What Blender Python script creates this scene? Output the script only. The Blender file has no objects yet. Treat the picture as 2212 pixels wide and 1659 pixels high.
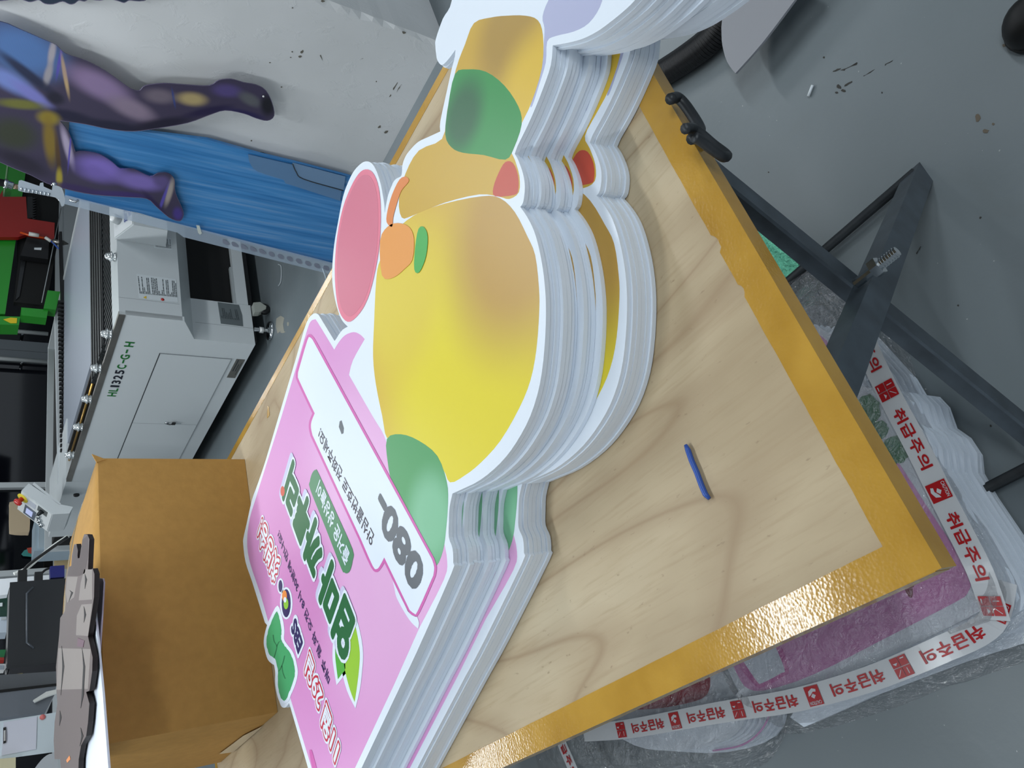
import bpy, bmesh, math, random
import numpy as np
from mathutils import Vector, Matrix, noise as mnoise
random.seed(7)
SC = bpy.context.scene
COL = SC.collection

# ------------------------------------------------------------------ camera
# World axes: x along the short table edge, y along the long table edge, z up; the table's near corner is at x=y=0.
F = 1661.0                                              # focal length in pixels of the 2212x1659 frame
PITCH, ROLL, YAW = math.radians(35.61), math.radians(4.45), math.radians(36.4)
CAM = Vector((-0.0896, -0.3561, 1.4960))
def _rot(v):
    c, s = math.cos(YAW), math.sin(YAW)
    return Vector((c*v.x + s*v.y, -s*v.x + c*v.y, v.z))
_f = Vector((0, math.cos(PITCH), -math.sin(PITCH))); _r = Vector((1, 0, 0)); _u = _r.cross(_f)
_R = math.cos(ROLL)*_r + math.sin(ROLL)*_u
_U = -math.sin(ROLL)*_r + math.cos(ROLL)*_u
FWD, RGT, UPV = _rot(_f), _rot(_R), _rot(_U)
cam_d = bpy.data.cameras.new('camera'); cam_d.sensor_width = 36; cam_d.lens = 36*F/2212; cam_d.clip_start = .02
cam = bpy.data.objects.new('camera', cam_d); COL.objects.link(cam)
M = Matrix((-UPV, RGT, -FWD)).transposed().to_4x4()     # the photo was taken with the phone on its side
M.translation = CAM
cam.matrix_world = M
SC.camera = cam

# ------------------------------------------------------------------ light and exposure
SC.view_settings.view_transform = 'Standard'; SC.view_settings.look = 'None'
SC.view_settings.gamma = 1; SC.view_settings.use_curve_mapping = False
SC.view_settings.exposure = 0.22
W = bpy.data.worlds.new('world'); SC.world = W; W.use_nodes = True
W.node_tree.nodes['Background'].inputs[0].default_value = (.80, .90, 1.0, 1)
W.node_tree.nodes['Background'].inputs[1].default_value = .66
LAMPS = [(.30, 1.46), (.30, 3.86), (2.10, 1.42), (2.10, 3.90), (-1.6, 1.4), (.3, -1.2), (2.1, -1.2), (4.2, 4.2), (4.4, 1.2), (2.1, 6.4), (5.0, 6.6)]
LAMP_Z = 2.60
for i, (lx, ly) in enumerate(LAMPS):
    ld = bpy.data.lights.new('tube_light', 'AREA'); ld.shape = 'RECTANGLE'; ld.size = 1.15; ld.size_y = .12
    ld.energy = 15.5; ld.color = (.90, .96, 1.0)
    lo = bpy.data.objects.new('tube_light', ld); lo.location = (lx, ly, LAMP_Z - .045); COL.objects.link(lo)

# ------------------------------------------------------------------ helpers: pixel -> place
def ray(px, py):
    d = FWD*F + RGT*(829.5 - py) - UPV*(px - 1106)
    return d.normalized()
def at(px, py, z): d = ray(px, py); return CAM + d*((z - CAM.z)/d.z)
def ax(px, py, x): d = ray(px, py); return CAM + d*((x - CAM.x)/d.x)
def ay(px, py, y): d = ray(px, py); return CAM + d*((y - CAM.y)/d.y)
def apl(px, py, p, n): d = ray(px, py); p = Vector(p); n = Vector(n); return CAM + d*((p - CAM).dot(n)/d.dot(n))
M0 = Vector((2.71, 3.25, 0)); _t = math.radians(2.95)
LD = Vector((math.sin(_t), math.cos(_t), 0)); WD = Vector((math.cos(_t), -math.sin(_t), 0))
def mp(l, w, z): return M0 + LD*l + WD*w + Vector((0, 0, z))
def mloc(p): d = p - M0; return (d.dot(LD), d.dot(WD), d.z)
def mfront(px, py, w=0): return apl(px, py, M0 + WD*w, WD)
def mend(px, py, l=0): return apl(px, py, M0 + LD*l, LD)

# ------------------------------------------------------------------ helpers: materials
def srgb(r, g, b):
    f = lambda c: (c/255/12.92 if c/255 <= .04045 else ((c/255 + .055)/1.055)**2.4)
    return (f(r), f(g), f(b), 1)
MATS = {}
def mat(name, col, rough=.5, metal=0., spec=.5, bump=None, vary=None, coat=0., alpha=None, trans=0., emit=None):
    if name in MATS: return MATS[name]
    m = bpy.data.materials.new(name); m.use_nodes = True; nt = m.node_tree; b = nt.nodes['Principled BSDF']
    b.inputs['Base Color'].default_value = col; b.inputs['Roughness'].default_value = rough
    b.inputs['Metallic'].default_value = metal; b.inputs['Specular IOR Level'].default_value = spec
    b.inputs['Coat Weight'].default_value = coat; b.inputs['Transmission Weight'].default_value = trans
    if alpha is not None: b.inputs['Alpha'].default_value = alpha
    if emit:
        b.inputs['Emission Color'].default_value = emit[0]; b.inputs['Emission Strength'].default_value = emit[1]
    tc = nt.nodes.new('ShaderNodeTexCoord')
    if vary:                                            # (scale, amount) soft mottling of the colour
        n = nt.nodes.new('ShaderNodeTexNoise'); n.inputs['Scale'].default_value = vary[0]; n.inputs['Detail'].default_value = 5
        nt.links.new(tc.outputs['Object'], n.inputs['Vector'])
        mr = nt.nodes.new('ShaderNodeMapRange'); mr.inputs[1].default_value = .3; mr.inputs[2].default_value = .7
        mr.inputs[3].default_value = 1 - vary[1]; mr.inputs[4].default_value = 1 + vary[1]
        nt.links.new(n.outputs[0], mr.inputs[0])
        mx = nt.nodes.new('ShaderNodeMix'); mx.data_type = 'RGBA'; mx.blend_type = 'MULTIPLY'; mx.inputs[0].default_value = 1
        mx.inputs[6].default_value = col; nt.links.new(mr.outputs[0], mx.inputs[7]); nt.links.new(mx.outputs[2], b.inputs['Base Color'])
    if bump:                                            # (scale, strength)
        n = nt.nodes.new('ShaderNodeTexNoise'); n.inputs['Scale'].default_value = bump[0]; n.inputs['Detail'].default_value = 4
        nt.links.new(tc.outputs['Object'], n.inputs['Vector'])
        bp = nt.nodes.new('ShaderNodeBump'); bp.inputs['Strength'].default_value = bump[1]; bp.inputs['Distance'].default_value = .01
        nt.links.new(n.outputs[0], bp.inputs['Height']); nt.links.new(bp.outputs[0], b.inputs['Normal'])
    MATS[name] = m
    return m
def ramp(nt, pts):
    r = nt.nodes.new('ShaderNodeValToRGB'); e = r.color_ramp.elements
    while len(e) < len(pts): e.new(.5)
    for k, (p, c) in enumerate(pts): e[k].position = p; e[k].color = c
    return r
def mix(nt, fac, a, b, mode='MIX'):
    n = nt.nodes.new('ShaderNodeMix'); n.data_type = 'RGBA'; n.blend_type = mode
    for s, v in ((0, fac), (6, a), (7, b)):
        if hasattr(v, 'is_output') or hasattr(v, 'links'): nt.links.new(v, n.inputs[s])
        else: n.inputs[s].default_value = v
    return n.outputs[2]
def noise(nt, vec, scale, detail=4, dist=0, rough=.5):
    n = nt.nodes.new('ShaderNodeTexNoise'); n.inputs['Scale'].default_value = scale; n.inputs['Detail'].default_value = detail
    n.inputs['Distortion'].default_value = dist; n.inputs['Roughness'].default_value = rough
    nt.links.new(vec, n.inputs['Vector']); return n.outputs[0]
def mapping(nt, sc, loc=(0, 0, 0), out='Object'):
    tc = nt.nodes.new('ShaderNodeTexCoord'); mpn = nt.nodes.new('ShaderNodeMapping')
    mpn.inputs['Scale'].default_value = sc; mpn.inputs['Location'].default_value = loc
    nt.links.new(tc.outputs[out], mpn.inputs['Vector']); return mpn.outputs[0]
def newmat(name):
    m = bpy.data.materials.new(name); m.use_nodes = True; MATS[name] = m
    return m, m.node_tree, m.node_tree.nodes['Principled BSDF']
def math_(nt, op, a, b=None):
    n = nt.nodes.new('ShaderNodeMath'); n.operation = op
    for s, v in ((0, a), (1, b)):
        if v is None: continue
        if hasattr(v, 'links'): nt.links.new(v, n.inputs[s])
        else: n.inputs[s].default_value = v
    return n.outputs[0]
def bumpn(nt, b, h, strength, dist=.01):
    bp = nt.nodes.new('ShaderNodeBump'); bp.inputs['Strength'].default_value = strength; bp.inputs['Distance'].default_value = dist
    nt.links.new(h, bp.inputs['Height']); nt.links.new(bp.outputs[0], b.inputs['Normal'])
def blobs(name, base, spots, rough=.45, dots=None, soft=1.0):
    """a printed picture without figures: a base colour with soft colour patches at places (x, y, z, radius, colour)"""
    m, nt, b = newmat(name)
    tc = nt.nodes.new('ShaderNodeTexCoord'); cur = base
    for (x, y, z, r, c) in spots:
        d = nt.nodes.new('ShaderNodeVectorMath'); d.operation = 'DISTANCE'; d.inputs[1].default_value = (x, y, z)
        nt.links.new(tc.outputs['Object'], d.inputs[0])
        mr = nt.nodes.new('ShaderNodeMapRange'); mr.interpolation_type = 'SMOOTHSTEP'
        mr.inputs[1].default_value = r; mr.inputs[2].default_value = r*.35; mr.inputs[3].default_value = 0; mr.inputs[4].default_value = soft
        nt.links.new(d.outputs['Value'], mr.inputs[0]); cur = mix(nt, mr.outputs[0], cur, c)
    if dots:                                            # printed dot screen: (scale, dark colour, amount)
        sp = nt.nodes.new('ShaderNodeSeparateXYZ'); nt.links.new(tc.outputs['Object'], sp.inputs[0])
        u = math_(nt, 'ADD', sp.outputs[1], sp.outputs[2]); v = math_(nt, 'SUBTRACT', sp.outputs[1], sp.outputs[2])
        s1 = math_(nt, 'SINE', math_(nt, 'MULTIPLY', u, dots[0])); s2 = math_(nt, 'SINE', math_(nt, 'MULTIPLY', v, dots[0]))
        g = math_(nt, 'MULTIPLY', math_(nt, 'ADD', math_(nt, 'MULTIPLY', s1, s2), 1.), .5*dots[2])
        cur = mix(nt, g, cur, dots[1])
    if hasattr(cur, 'links'): nt.links.new(cur, b.inputs['Base Color'])
    else: b.inputs['Base Color'].default_value = cur
    b.inputs['Roughness'].default_value = rough
    return m

# ------------------------------------------------------------------ helpers: geometry
def mesh_from(bm, name):
    bmesh.ops.recalc_face_normals(bm, faces=bm.faces[:])
    me = bpy.data.meshes.new(name); bm.to_mesh(me); bm.free(); return me
def link(name, me, m, parent=None, smooth=False):
    o = bpy.data.objects.new(name, me); COL.objects.link(o)
    if m is not None and len(me.materials) == 0: me.materials.append(m)
    if smooth:
        for p in me.polygons: p.use_smooth = True
    if parent is not None:
        o.parent = parent; o.matrix_parent_inverse = Matrix.Translation(-parent.location)
    return o
def thing(name, label, cat, loc, group=None):
    e = bpy.data.objects.new(name, None); e.location = loc; e.empty_display_size = .05; COL.objects.link(e)
    return tag(e, label, cat, group)
def tag(o, label=None, cat=None, group=None, kind=None):
    if label: o['label'] = label
    if cat: o['category'] = cat
    if group: o['group'] = group
    if kind: o['kind'] = kind
    return o
def b_box(bm, x0, x1, y0, y1, z0, z1, fr=None):
    vs = []
    for z in (z0, z1):
        for (x, y) in ((x0, y0), (x1, y0), (x1, y1), (x0, y1)):
            vs.append(bm.verts.new(fr(x, y, z) if fr else (x, y, z)))
    for q in ((0, 1, 2, 3), (4, 5, 6, 7), (0, 1, 5, 4), (1, 2, 6, 5), (2, 3, 7, 6), (3, 0, 4, 7)):
        bm.faces.new([vs[i] for i in q])
def box(name, x0, x1, y0, y1, z0, z1, m, parent=None, fr=None, bev=0):
    bm = bmesh.new(); b_box(bm, x0, x1, y0, y1, z0, z1, fr)
    if bev: bmesh.ops.bevel(bm, geom=bm.edges[:], offset=bev, segments=2, affect='EDGES', profile=.5)
    return link(name, mesh_from(bm, name), m, parent)
def b_prism(bm, pts, vec):
    """a polygon of 3-D points pushed along vec, closed"""
    vec = Vector(vec)
    a = [bm.verts.new(p) for p in pts]; b = [bm.verts.new(Vector(p) + vec) for p in pts]
    n = len(pts)
    bm.faces.new(a).normal_update(); bm.faces.new(b[::-1]).normal_update()
    for i in range(n): bm.faces.new((a[i], a[(i+1) % n], b[(i+1) % n], b[i]))
def prism(name, pts, vec, m, parent=None):
    bm = bmesh.new(); b_prism(bm, pts, vec); bmesh.ops.triangulate(bm, faces=[f for f in bm.faces if len(f.verts) > 4])
    return link(name, mesh_from(bm, name), m, parent)
def catmull(pts, closed=True, sub=4, corners=()):
    """smooth a list of 2-D points; indices in corners stay sharp"""
    n = len(pts); out = []
    rng = range(n) if closed else range(n - 1)
    for i in rng:
        p1 = pts[i]; p2 = pts[(i+1) % n]
        p0 = p1 if (i in corners or (not closed and i == 0)) else pts[i-1]
        p3 = p2 if (((i+1) % n) in corners or (not closed and i == n-2)) else pts[(i+2) % n]
        for k in range(sub):
            t = k/sub
            out.append(tuple(.5*(2*p1[j] + (p2[j]-p0[j])*t + (2*p0[j]-5*p1[j]+4*p2[j]-p3[j])*t*t + (3*p1[j]-p0[j]-3*p2[j]+p3[j])*t**3) for j in range(len(p1))))
    if not closed: out.append(tuple(pts[-1]))
    return out
def b_tube(bm, pts, r, seg=8, closed=False):
    pts = [Vector(p) for p in pts]; n = len(pts); rings = []
    rr = r if isinstance(r, (list, tuple)) else [r]*n
    up = Vector((0, 0, 1))
    for i, p in enumerate(pts):
        if closed: t = pts[(i+1) % n] - pts[i-1]
        else: t = pts[min(i+1, n-1)] - pts[max(i-1, 0)]
        t.normalize()
        if abs(t.dot(up)) > .98: up = Vector((1, 0, 0))
        s = t.cross(up).normalized(); v = s.cross(t).normalized(); up = v
        rings.append([bm.verts.new(p + (s*math.cos(2*math.pi*k/seg) + v*math.sin(2*math.pi*k/seg))*rr[i]) for k in range(seg)])
    m_ = n if closed else n - 1
    for i in range(m_):
        a, b = rings[i], rings[(i+1) % n]
        for k in range(seg): bm.faces.new((a[k], a[(k+1) % seg], b[(k+1) % seg], b[k]))
    if not closed: bm.faces.new(rings[0]); bm.faces.new(rings[-1][::-1])
def tube(name, pts, r, m, parent=None, seg=8, closed=False):
    bm = bmesh.new(); b_tube(bm, pts, r, seg, closed)
    return link(name, mesh_from(bm, name), m, parent, smooth=True)
def b_lathe(bm, prof, origin, axis=(0, 0, 1), seg=16):
    axis = Vector(axis).normalized(); a = axis.orthogonal().normalized(); b = axis.cross(a); o = Vector(origin); rings = []
    for (r, h) in prof:
        rings.append([bm.verts.new(o + axis*h + (a*math.cos(2*math.pi*k/seg) + b*math.sin(2*math.pi*k/seg))*max(r, 1e-5)) for k in range(seg)])
    for i in range(len(rings)-1):
        for k in range(seg): bm.faces.new((rings[i][k], rings[i][(k+1) % seg], rings[i+1][(k+1) % seg], rings[i+1][k]))
    bm.faces.new(rings[0]); bm.faces.new(rings[-1])
def lathe(name, prof, origin, m, parent=None, axis=(0, 0, 1), seg=16):
    bm = bmesh.new(); b_lathe(bm, prof, origin, axis, seg)
    return link(name, mesh_from(bm, name), m, parent, smooth=True)
_TXT = {}
def text_mesh(body, offset):
    k = (body, offset)
    if k not in _TXT:
        c = bpy.data.curves.new('lettering', 'FONT'); c.body = body; c.offset = offset; c.resolution_u = 3
        o = bpy.data.objects.new('lettering', c); COL.objects.link(o); bpy.context.view_layer.update()
        me = bpy.data.meshes.new_from_object(o.evaluated_get(bpy.context.evaluated_depsgraph_get()))
        bpy.data.objects.remove(o); bpy.data.curves.remove(c)
        _TXT[k] = ([v.co.copy() for v in me.vertices], [list(p.vertices) for p in me.polygons]); bpy.data.meshes.remove(me)
    return _TXT[k]
def fat_text(body, r, res=110):
    """the words with every stroke thickened by r, as non-overlapping flat tiles"""
    k = (body, 'fat', r)
    if k in _TXT: return _TXT[k]
    vs, fs = text_mesh(body, 0.)
    x0 = min(v.x for v in vs) - r - .03; x1 = max(v.x for v in vs) + r + .03; y0 = min(v.y for v in vs) - r - .03; y1 = max(v.y for v in vs) + r + .03
    nx, ny = int((x1-x0)*res), int((y1-y0)*res)
    g = np.zeros((ny, nx), bool)
    for f in fs:
        for t in range(1, len(f)-1):
            a, b, c = [(vs[i].x, vs[i].y) for i in (f[0], f[t], f[t+1])]
            ia, ib = max(0, int((min(a[0], b[0], c[0])-x0)*res)-1), min(nx, int((max(a[0], b[0], c[0])-x0)*res)+2)
            ja, jb = max(0, int((min(a[1], b[1], c[1])-y0)*res)-1), min(ny, int((max(a[1], b[1], c[1])-y0)*res)+2)
            X, Y = np.meshgrid(x0 + (np.arange(ia, ib)+.5)/res, y0 + (np.arange(ja, jb)+.5)/res)
            e = [(q[0]-p[0])*(Y-p[1]) - (q[1]-p[1])*(X-p[0]) for p, q in ((a, b), (b, c), (c, a))]
            g[ja:jb, ia:ib] |= ((e[0] >= 0) & (e[1] >= 0) & (e[2] >= 0)) | ((e[0] <= 0) & (e[1] <= 0) & (e[2] <= 0))
    R = int(round(r*res)); out = g.copy()
    for dj in range(-R, R+1):
        w = int((R*R - dj*dj)**.5)
        row = np.zeros_like(g); src = g[max(0, -dj):ny-max(0, dj)]
        row[max(0, dj):ny-max(0, -dj)] = src
        cs = np.cumsum(np.pad(row, ((0, 0), (w+1, w))).astype(np.int32), axis=1)
        out |= (cs[:, 2*w+1:] - cs[:, :-(2*w+1)]) > 0
    V, Fc, open_ = [], [], {}
    def close(i, j, ja, jb):
        n = len(V); V.extend([Vector((x0+p/res, y0+q/res, 0)) for p, q in ((i, ja), (j, ja), (j, jb), (i, jb))]); Fc.append([n, n+1, n+2, n+3])
    for jr in range(ny+1):
        runs = set()
        if jr < ny:
            d = np.diff(np.concatenate(([0], out[jr].astype(np.int8), [0]))); runs = set(zip(np.where(d == 1)[0].tolist(), np.where(d == -1)[0].tolist()))
        for k2 in [k2 for k2 in open_ if k2 not in runs]: close(k2[0], k2[1], open_.pop(k2), jr)
        for k2 in runs: open_.setdefault(k2, jr)
    _TXT[k] = (V, Fc); return _TXT[k]
def lettering(name, body, P0, P1, P2, m, parent=None, offset=0., lift=.0004, ref=0.):
    """flat printed words: baseline start P0, baseline end P1, top of the start P2 (3-D points); offset thickens the strokes"""
    vs, fs = fat_text(body, offset) if offset > .015 else text_mesh(body, offset); rv, _ = text_mesh(body, 0.)
    x0 = min(v.x for v in rv)-ref; x1 = max(v.x for v in rv)+ref; y0 = min(v.y for v in rv)-ref; y1 = max(v.y for v in rv)+ref
    P0, P1, P2 = Vector(P0), Vector(P1), Vector(P2); dx = P1 - P0; dy = P2 - P0; n = dx.cross(dy).normalized()
    me = bpy.data.meshes.new(name)
    me.from_pydata([P0 + dx*((v.x-x0)/(x1-x0)) + dy*((v.y-y0)/(y1-y0)) + n*lift for v in vs], [], fs)
    return link(name, me, m, parent)
def fill(name, pts, m, parent, thick=.0003):
    """a flat printed patch on a level board: 3-D points, a hair thick"""
    return prism(name, pts, (0, 0, thick), m, parent)
def ell(cx, cy, rx, ry, n=20, rot=0):
    c, s = math.cos(rot), math.sin(rot)
    return [(cx + rx*math.cos(2*math.pi*k/n)*c - ry*math.sin(2*math.pi*k/n)*s, cy + rx*math.cos(2*math.pi*k/n)*s + ry*math.sin(2*math.pi*k/n)*c) for k in range(n)]

# ------------------------------------------------------------------ materials of the surfaces
def m_floor():
    m, nt, b = newmat('floor_paint'); v = mapping(nt, (1, 1, 1))
    big = noise(nt, v, .9, 3); fine = noise(nt, v, 60, 3); mid = noise(nt, v, 5, 4)
    c = mix(nt, ramp_(nt, big, ((.35, srgb(124, 132, 136)), (.65, srgb(138, 145, 148)))), (1, 1, 1, 1), (1, 1, 1, 1)) if False else ramp_(nt, big, ((.35, srgb(112, 122, 126)), (.65, srgb(129, 137, 141))))
    c = mix(nt, ramp_(nt, mid, ((.62, (0, 0, 0, 1)), (.8, (.25, .25, .25, 1)))), c, srgb(112, 116, 112))
    sc = noise(nt, mapping(nt, (3.2, 3.2, 1)), 9, 6, rough=.7)
    c = mix(nt, ramp_(nt, sc, ((.735, (0, 0, 0, 1)), (.76, (.8, .8, .8, 1)))), c, srgb(58, 56, 50))
    sp = noise(nt, v, 130, 1)
    c = mix(nt, ramp_(nt, sp, ((.79, (0, 0, 0, 1)), (.81, (.5, .5, .5, 1)))), c, srgb(210, 214, 214))
    nt.links.new(c, b.inputs['Base Color']); b.inputs['Roughness'].default_value = .38; b.inputs['Specular IOR Level'].default_value = .45
    bumpn(nt, b, math_(nt, 'ADD', mid, math_(nt, 'MULTIPLY', fine, .15)), .12, .02)
    return m
def ramp_(nt, src, pts):
    r = ramp(nt, pts); nt.links.new(src, r.inputs[0]); return r.outputs[0]
def m_wood():
    m, nt, b = newmat('plywood')
    v = mapping(nt, (1.5, .42, 1), (.35, .12, 0))
    n1 = noise(nt, v, 1.7, 2.0, .35)
    rings = math_(nt, 'FRACT', math_(nt, 'MULTIPLY', n1, 11.))
    tri = math_(nt, 'ABSOLUTE', math_(nt, 'SUBTRACT', math_(nt, 'MULTIPLY', rings, 2.), 1.))
    grain = noise(nt, mapping(nt, (60, 4, 1)), 3, 4)
    blot = noise(nt, mapping(nt, (2.4, 1.0, 1)), 2.2, 3)
    c = ramp_(nt, blot, ((.3, srgb(164, 145, 114)), (.5, srgb(183, 165, 134)), (.7, srgb(194, 179, 150))))
    c = mix(nt, ramp_(nt, tri, ((.0, (.75, .75, .75, 1)), (.10, (.34, .34, .34, 1)), (.5, (0, 0, 0, 1)))), c, srgb(150, 126, 96))
    c = mix(nt, ramp_(nt, grain, ((.5, (0, 0, 0, 1)), (.75, (.42, .42, .42, 1)))), c, srgb(160, 138, 106))
    fl = noise(nt, mapping(nt, (26, 9, 1)), 6, 4)
    c = mix(nt, ramp_(nt, fl, ((.68, (0, 0, 0, 1)), (.76, (.5, .5, .5, 1)))), c, srgb(126, 104, 78))
    nt.links.new(c, b.inputs['Base Color']); b.inputs['Roughness'].default_value = .5; b.inputs['Specular IOR Level'].default_value = .35
    bumpn(nt, b, grain, .08, .004)
    return m
def m_wall():
    m, nt, b = newmat('painted_concrete'); v = mapping(nt, (1, 1, 1))
    n1 = noise(nt, v, 2, 4); n2 = noise(nt, mapping(nt, (1, 8, 5)), 3, 6, rough=.7)
    c = ramp_(nt, n1, ((.3, srgb(205, 207, 207)), (.7, srgb(218, 220, 221))))
    c = mix(nt, ramp_(nt, n2, ((.74, (0, 0, 0, 1)), (.77, (.75, .75, .75, 1)))), c, srgb(84, 78, 68))
    nt.links.new(c, b.inputs['Base Color']); b.inputs['Roughness'].default_value = .6
    d = noise(nt, mapping(nt, (1, 1, .6)), 16, 5, .6, .65)
    bumpn(nt, b, math_(nt, 'ADD', math_(nt, 'MULTIPLY', n1, .6), ramp_(nt, d, ((.55, (0, 0, 0, 1)), (.72, (1, 1, 1, 1))))), .16, .010)
    return m
def m_tape():
    m, nt, b = newmat('yellow_tape'); v = mapping(nt, (1, 1, 1))
    n1 = noise(nt, v, 9, 4)
    nt.links.new(ramp_(nt, n1, ((.3, srgb(166, 124, 42)), (.7, srgb(190, 148, 60)))), b.inputs['Base Color'])
    b.inputs['Roughness'].default_value = .13
    vo = nt.nodes.new('ShaderNodeTexVoronoi'); vo.inputs['Scale'].default_value = 260; nt.links.new(v, vo.inputs['Vector'])
    n2 = noise(nt, v, 40, 3)
    bumpn(nt, b, math_(nt, 'ADD', math_(nt, 'MULTIPLY', vo.outputs[0], .5), n2), .12, .002)
    return m
def m_film(name, tint=(1, 1, 1, 1), amount=.26, scale=34, rough=.10):
    m = bpy.data.materials.new(name); m.use_nodes = True; nt = m.node_tree; MATS[name] = m
    for n in list(nt.nodes):
        if n.type == 'BSDF_PRINCIPLED': nt.nodes.remove(n)
    out = [n for n in nt.nodes if n.type == 'OUTPUT_MATERIAL'][0]
    v = mapping(nt, (1, 1, 1)); h = noise(nt, v, scale, 4, 1.2, .6); h2 = noise(nt, v, scale*.22, 4, .8, .6)
    bp = nt.nodes.new('ShaderNodeBump'); bp.inputs['Strength'].default_value = 1.; bp.inputs['Distance'].default_value = .05
    rg = lambda q: math_(nt, 'ABSOLUTE', math_(nt, 'SUBTRACT', q, .5))
    nt.links.new(math_(nt, 'ADD', rg(h), math_(nt, 'MULTIPLY', rg(h2), 2.)), bp.inputs['Height'])
    g = nt.nodes.new('ShaderNodeBsdfGlossy'); g.inputs['Roughness'].default_value = rough; nt.links.new(bp.outputs[0], g.inputs['Normal'])
    d = nt.nodes.new('ShaderNodeBsdfDiffuse'); d.inputs['Color'].default_value = srgb(226, 230, 236); nt.links.new(bp.outputs[0], d.inputs['Normal'])
    t = nt.nodes.new('ShaderNodeBsdfTransparent'); t.inputs['Color'].default_value = tint
    s1 = nt.nodes.new('ShaderNodeMixShader'); s1.inputs[0].default_value = .12
    nt.links.new(t.outputs[0], s1.inputs[1]); nt.links.new(d.outputs[0], s1.inputs[2])
    s2 = nt.nodes.new('ShaderNodeMixShader'); s2.inputs[0].default_value = amount
    nt.links.new(s1.outputs[0], s2.inputs[1]); nt.links.new(g.outputs[0], s2.inputs[2])
    nt.links.new(s2.outputs[0], out.inputs['Surface'])
    return m
M_FLOOR, M_WOOD, M_WALL, M_TAPE = m_floor(), m_wood(), m_wall(), m_tape()
M_FILM = m_film('clear_wrap')
M_BOARD = mat('white_foam_board', srgb(222, 231, 241), .42)
M_EDGE = M_BOARD
M_STEEL = mat('blue_grey_steel', srgb(68, 78, 86), .42, .35, vary=(22, .25))
M_DKSTEEL = mat('black_steel', srgb(42, 46, 49), .45, .4, vary=(30, .3))
M_MACH = mat('machine_white_paint', srgb(205, 211, 213), .35)
M_MACH2 = mat('machine_grey_trim', srgb(170, 176, 178), .4)
M_BLACK = mat('black_plastic', srgb(20, 21, 23), .5)
M_DARK = mat('dark_cavity', srgb(9, 10, 11), .8)
M_CHROME = mat('polished_metal', srgb(205, 210, 213), .18, 1.)
M_BRUSHED = mat('brushed_steel', srgb(150, 146, 140), .33, .9, vary=(6, .2))
M_GREEN = mat('green_paint', srgb(38, 140, 40), .35)
M_RED = mat('red_paint', srgb(150, 32, 26), .4)
M_CARD = mat('cardboard', srgb(180, 138, 76), .75, spec=.2, bump=(70, .06), vary=(35, .06))
M_CLEAR = mat('clear_tape', srgb(206, 190, 160), .12, spec=.7)

# ------------------------------------------------------------------ the setting
tag(box('floor', -6, 16, -6, 16, -.06, 0, M_FLOOR), kind='structure')
tag(box('ceiling', -6, 16, -6, 16, 2.72, 2.8, mat('ceiling_paint', srgb(196, 200, 202), .8)), kind='structure')
# the concrete pillar with its chipped right corner
bm = bmesh.new()
NZ = 60; prev = None
for k in range(NZ + 1):
    z = 2.72*k/NZ
    c1, c2 = random.uniform(.004, .022), random.uniform(.004, .02)
    ring = [bm.verts.new(p) for p in ((2.60, 1.92, z), (2.60, 1.04 + c1 + .012, z), (2.60 + c2, 1.04 + c2*.3, z), (3.3, 1.04, z), (3.3, 1.92, z))]
    if prev:
        for i in range(5): bm.faces.new((prev[i], prev[(i+1) % 5], ring[(i+1) % 5], ring[i]))
    prev = ring
tag(link('wall_pillar', mesh_from(bm, 'wall_pillar'), M_WALL), kind='structure')
FLOOR = bpy.data.objects['floor']; PILLAR = bpy.data.objects['wall_pillar']
M_SCUFF = mat('floor_scuff', srgb(56, 54, 50), .7); M_RUST = mat('floor_rust', srgb(104, 94, 80), .7); M_CHIP = mat('pillar_pit', srgb(104, 100, 90), .8); M_PALE = mat('pale_repair_patch', srgb(160, 158, 146), .6)
def mark(name, px, py, rx, ry, rot, m, parent, n=9, plane=None):
    pl_ = plane or (lambda x, y: at(x, y, .0004)); q = [(px + (rx*math.cos(a)*math.cos(rot) - ry*math.sin(a)*math.sin(rot))*random.uniform(.55, 1.1), py + (rx*math.cos(a)*math.sin(rot) + ry*math.sin(a)*math.cos(rot))*random.uniform(.55, 1.1)) for a in [2*math.pi*k/n for k in range(n)]]
    return prism(name, [pl_(*c) for c in q], (0, 0, .0004) if plane is None else (-.0006, 0, 0), m, parent)
for px, py, rx, ry, rot in ((1812,188,9,5,.5),(1822,196,6,4,0),(1832,181,12,2,-.5),(1808,200,4,3,0),(1808,151,10,2,-.4),(1836,144,22,1,-.42),(1876,158,18,1,-.45),(1919,136,14,.8,-.45),(1780,124,2.5,2.5,0),(1905,200,2,2,0),(1950,482,2.5,2.5,0),(2118,470,3,3,0),(1985,540,12,1,-.9),(1660,372,2,2,0),(2070,660,2.4,2.4,0),(2140,920,3,3,0),(2075,970,14,.8,-.4)): mark('scuff_mark', px, py, rx, ry, rot, M_SCUFF, FLOOR)
for px, py, rx, ry in ((2130,284,8,6),(2112,255,7,9),(2146,268,4,3),(2170,98,6,4),(1840,905,5,3)): mark('rust_stain', px, py, rx, ry, 0, M_RUST, FLOOR)
for px, py, rx, ry in ((604,700,13,22),(622,700,3,6),(610,717,7,3)): mark('repair_patch', px, py, rx, ry, 0, M_PALE, FLOOR)
PLN = lambda x, y: ax(x, y, 2.5995)
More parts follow.
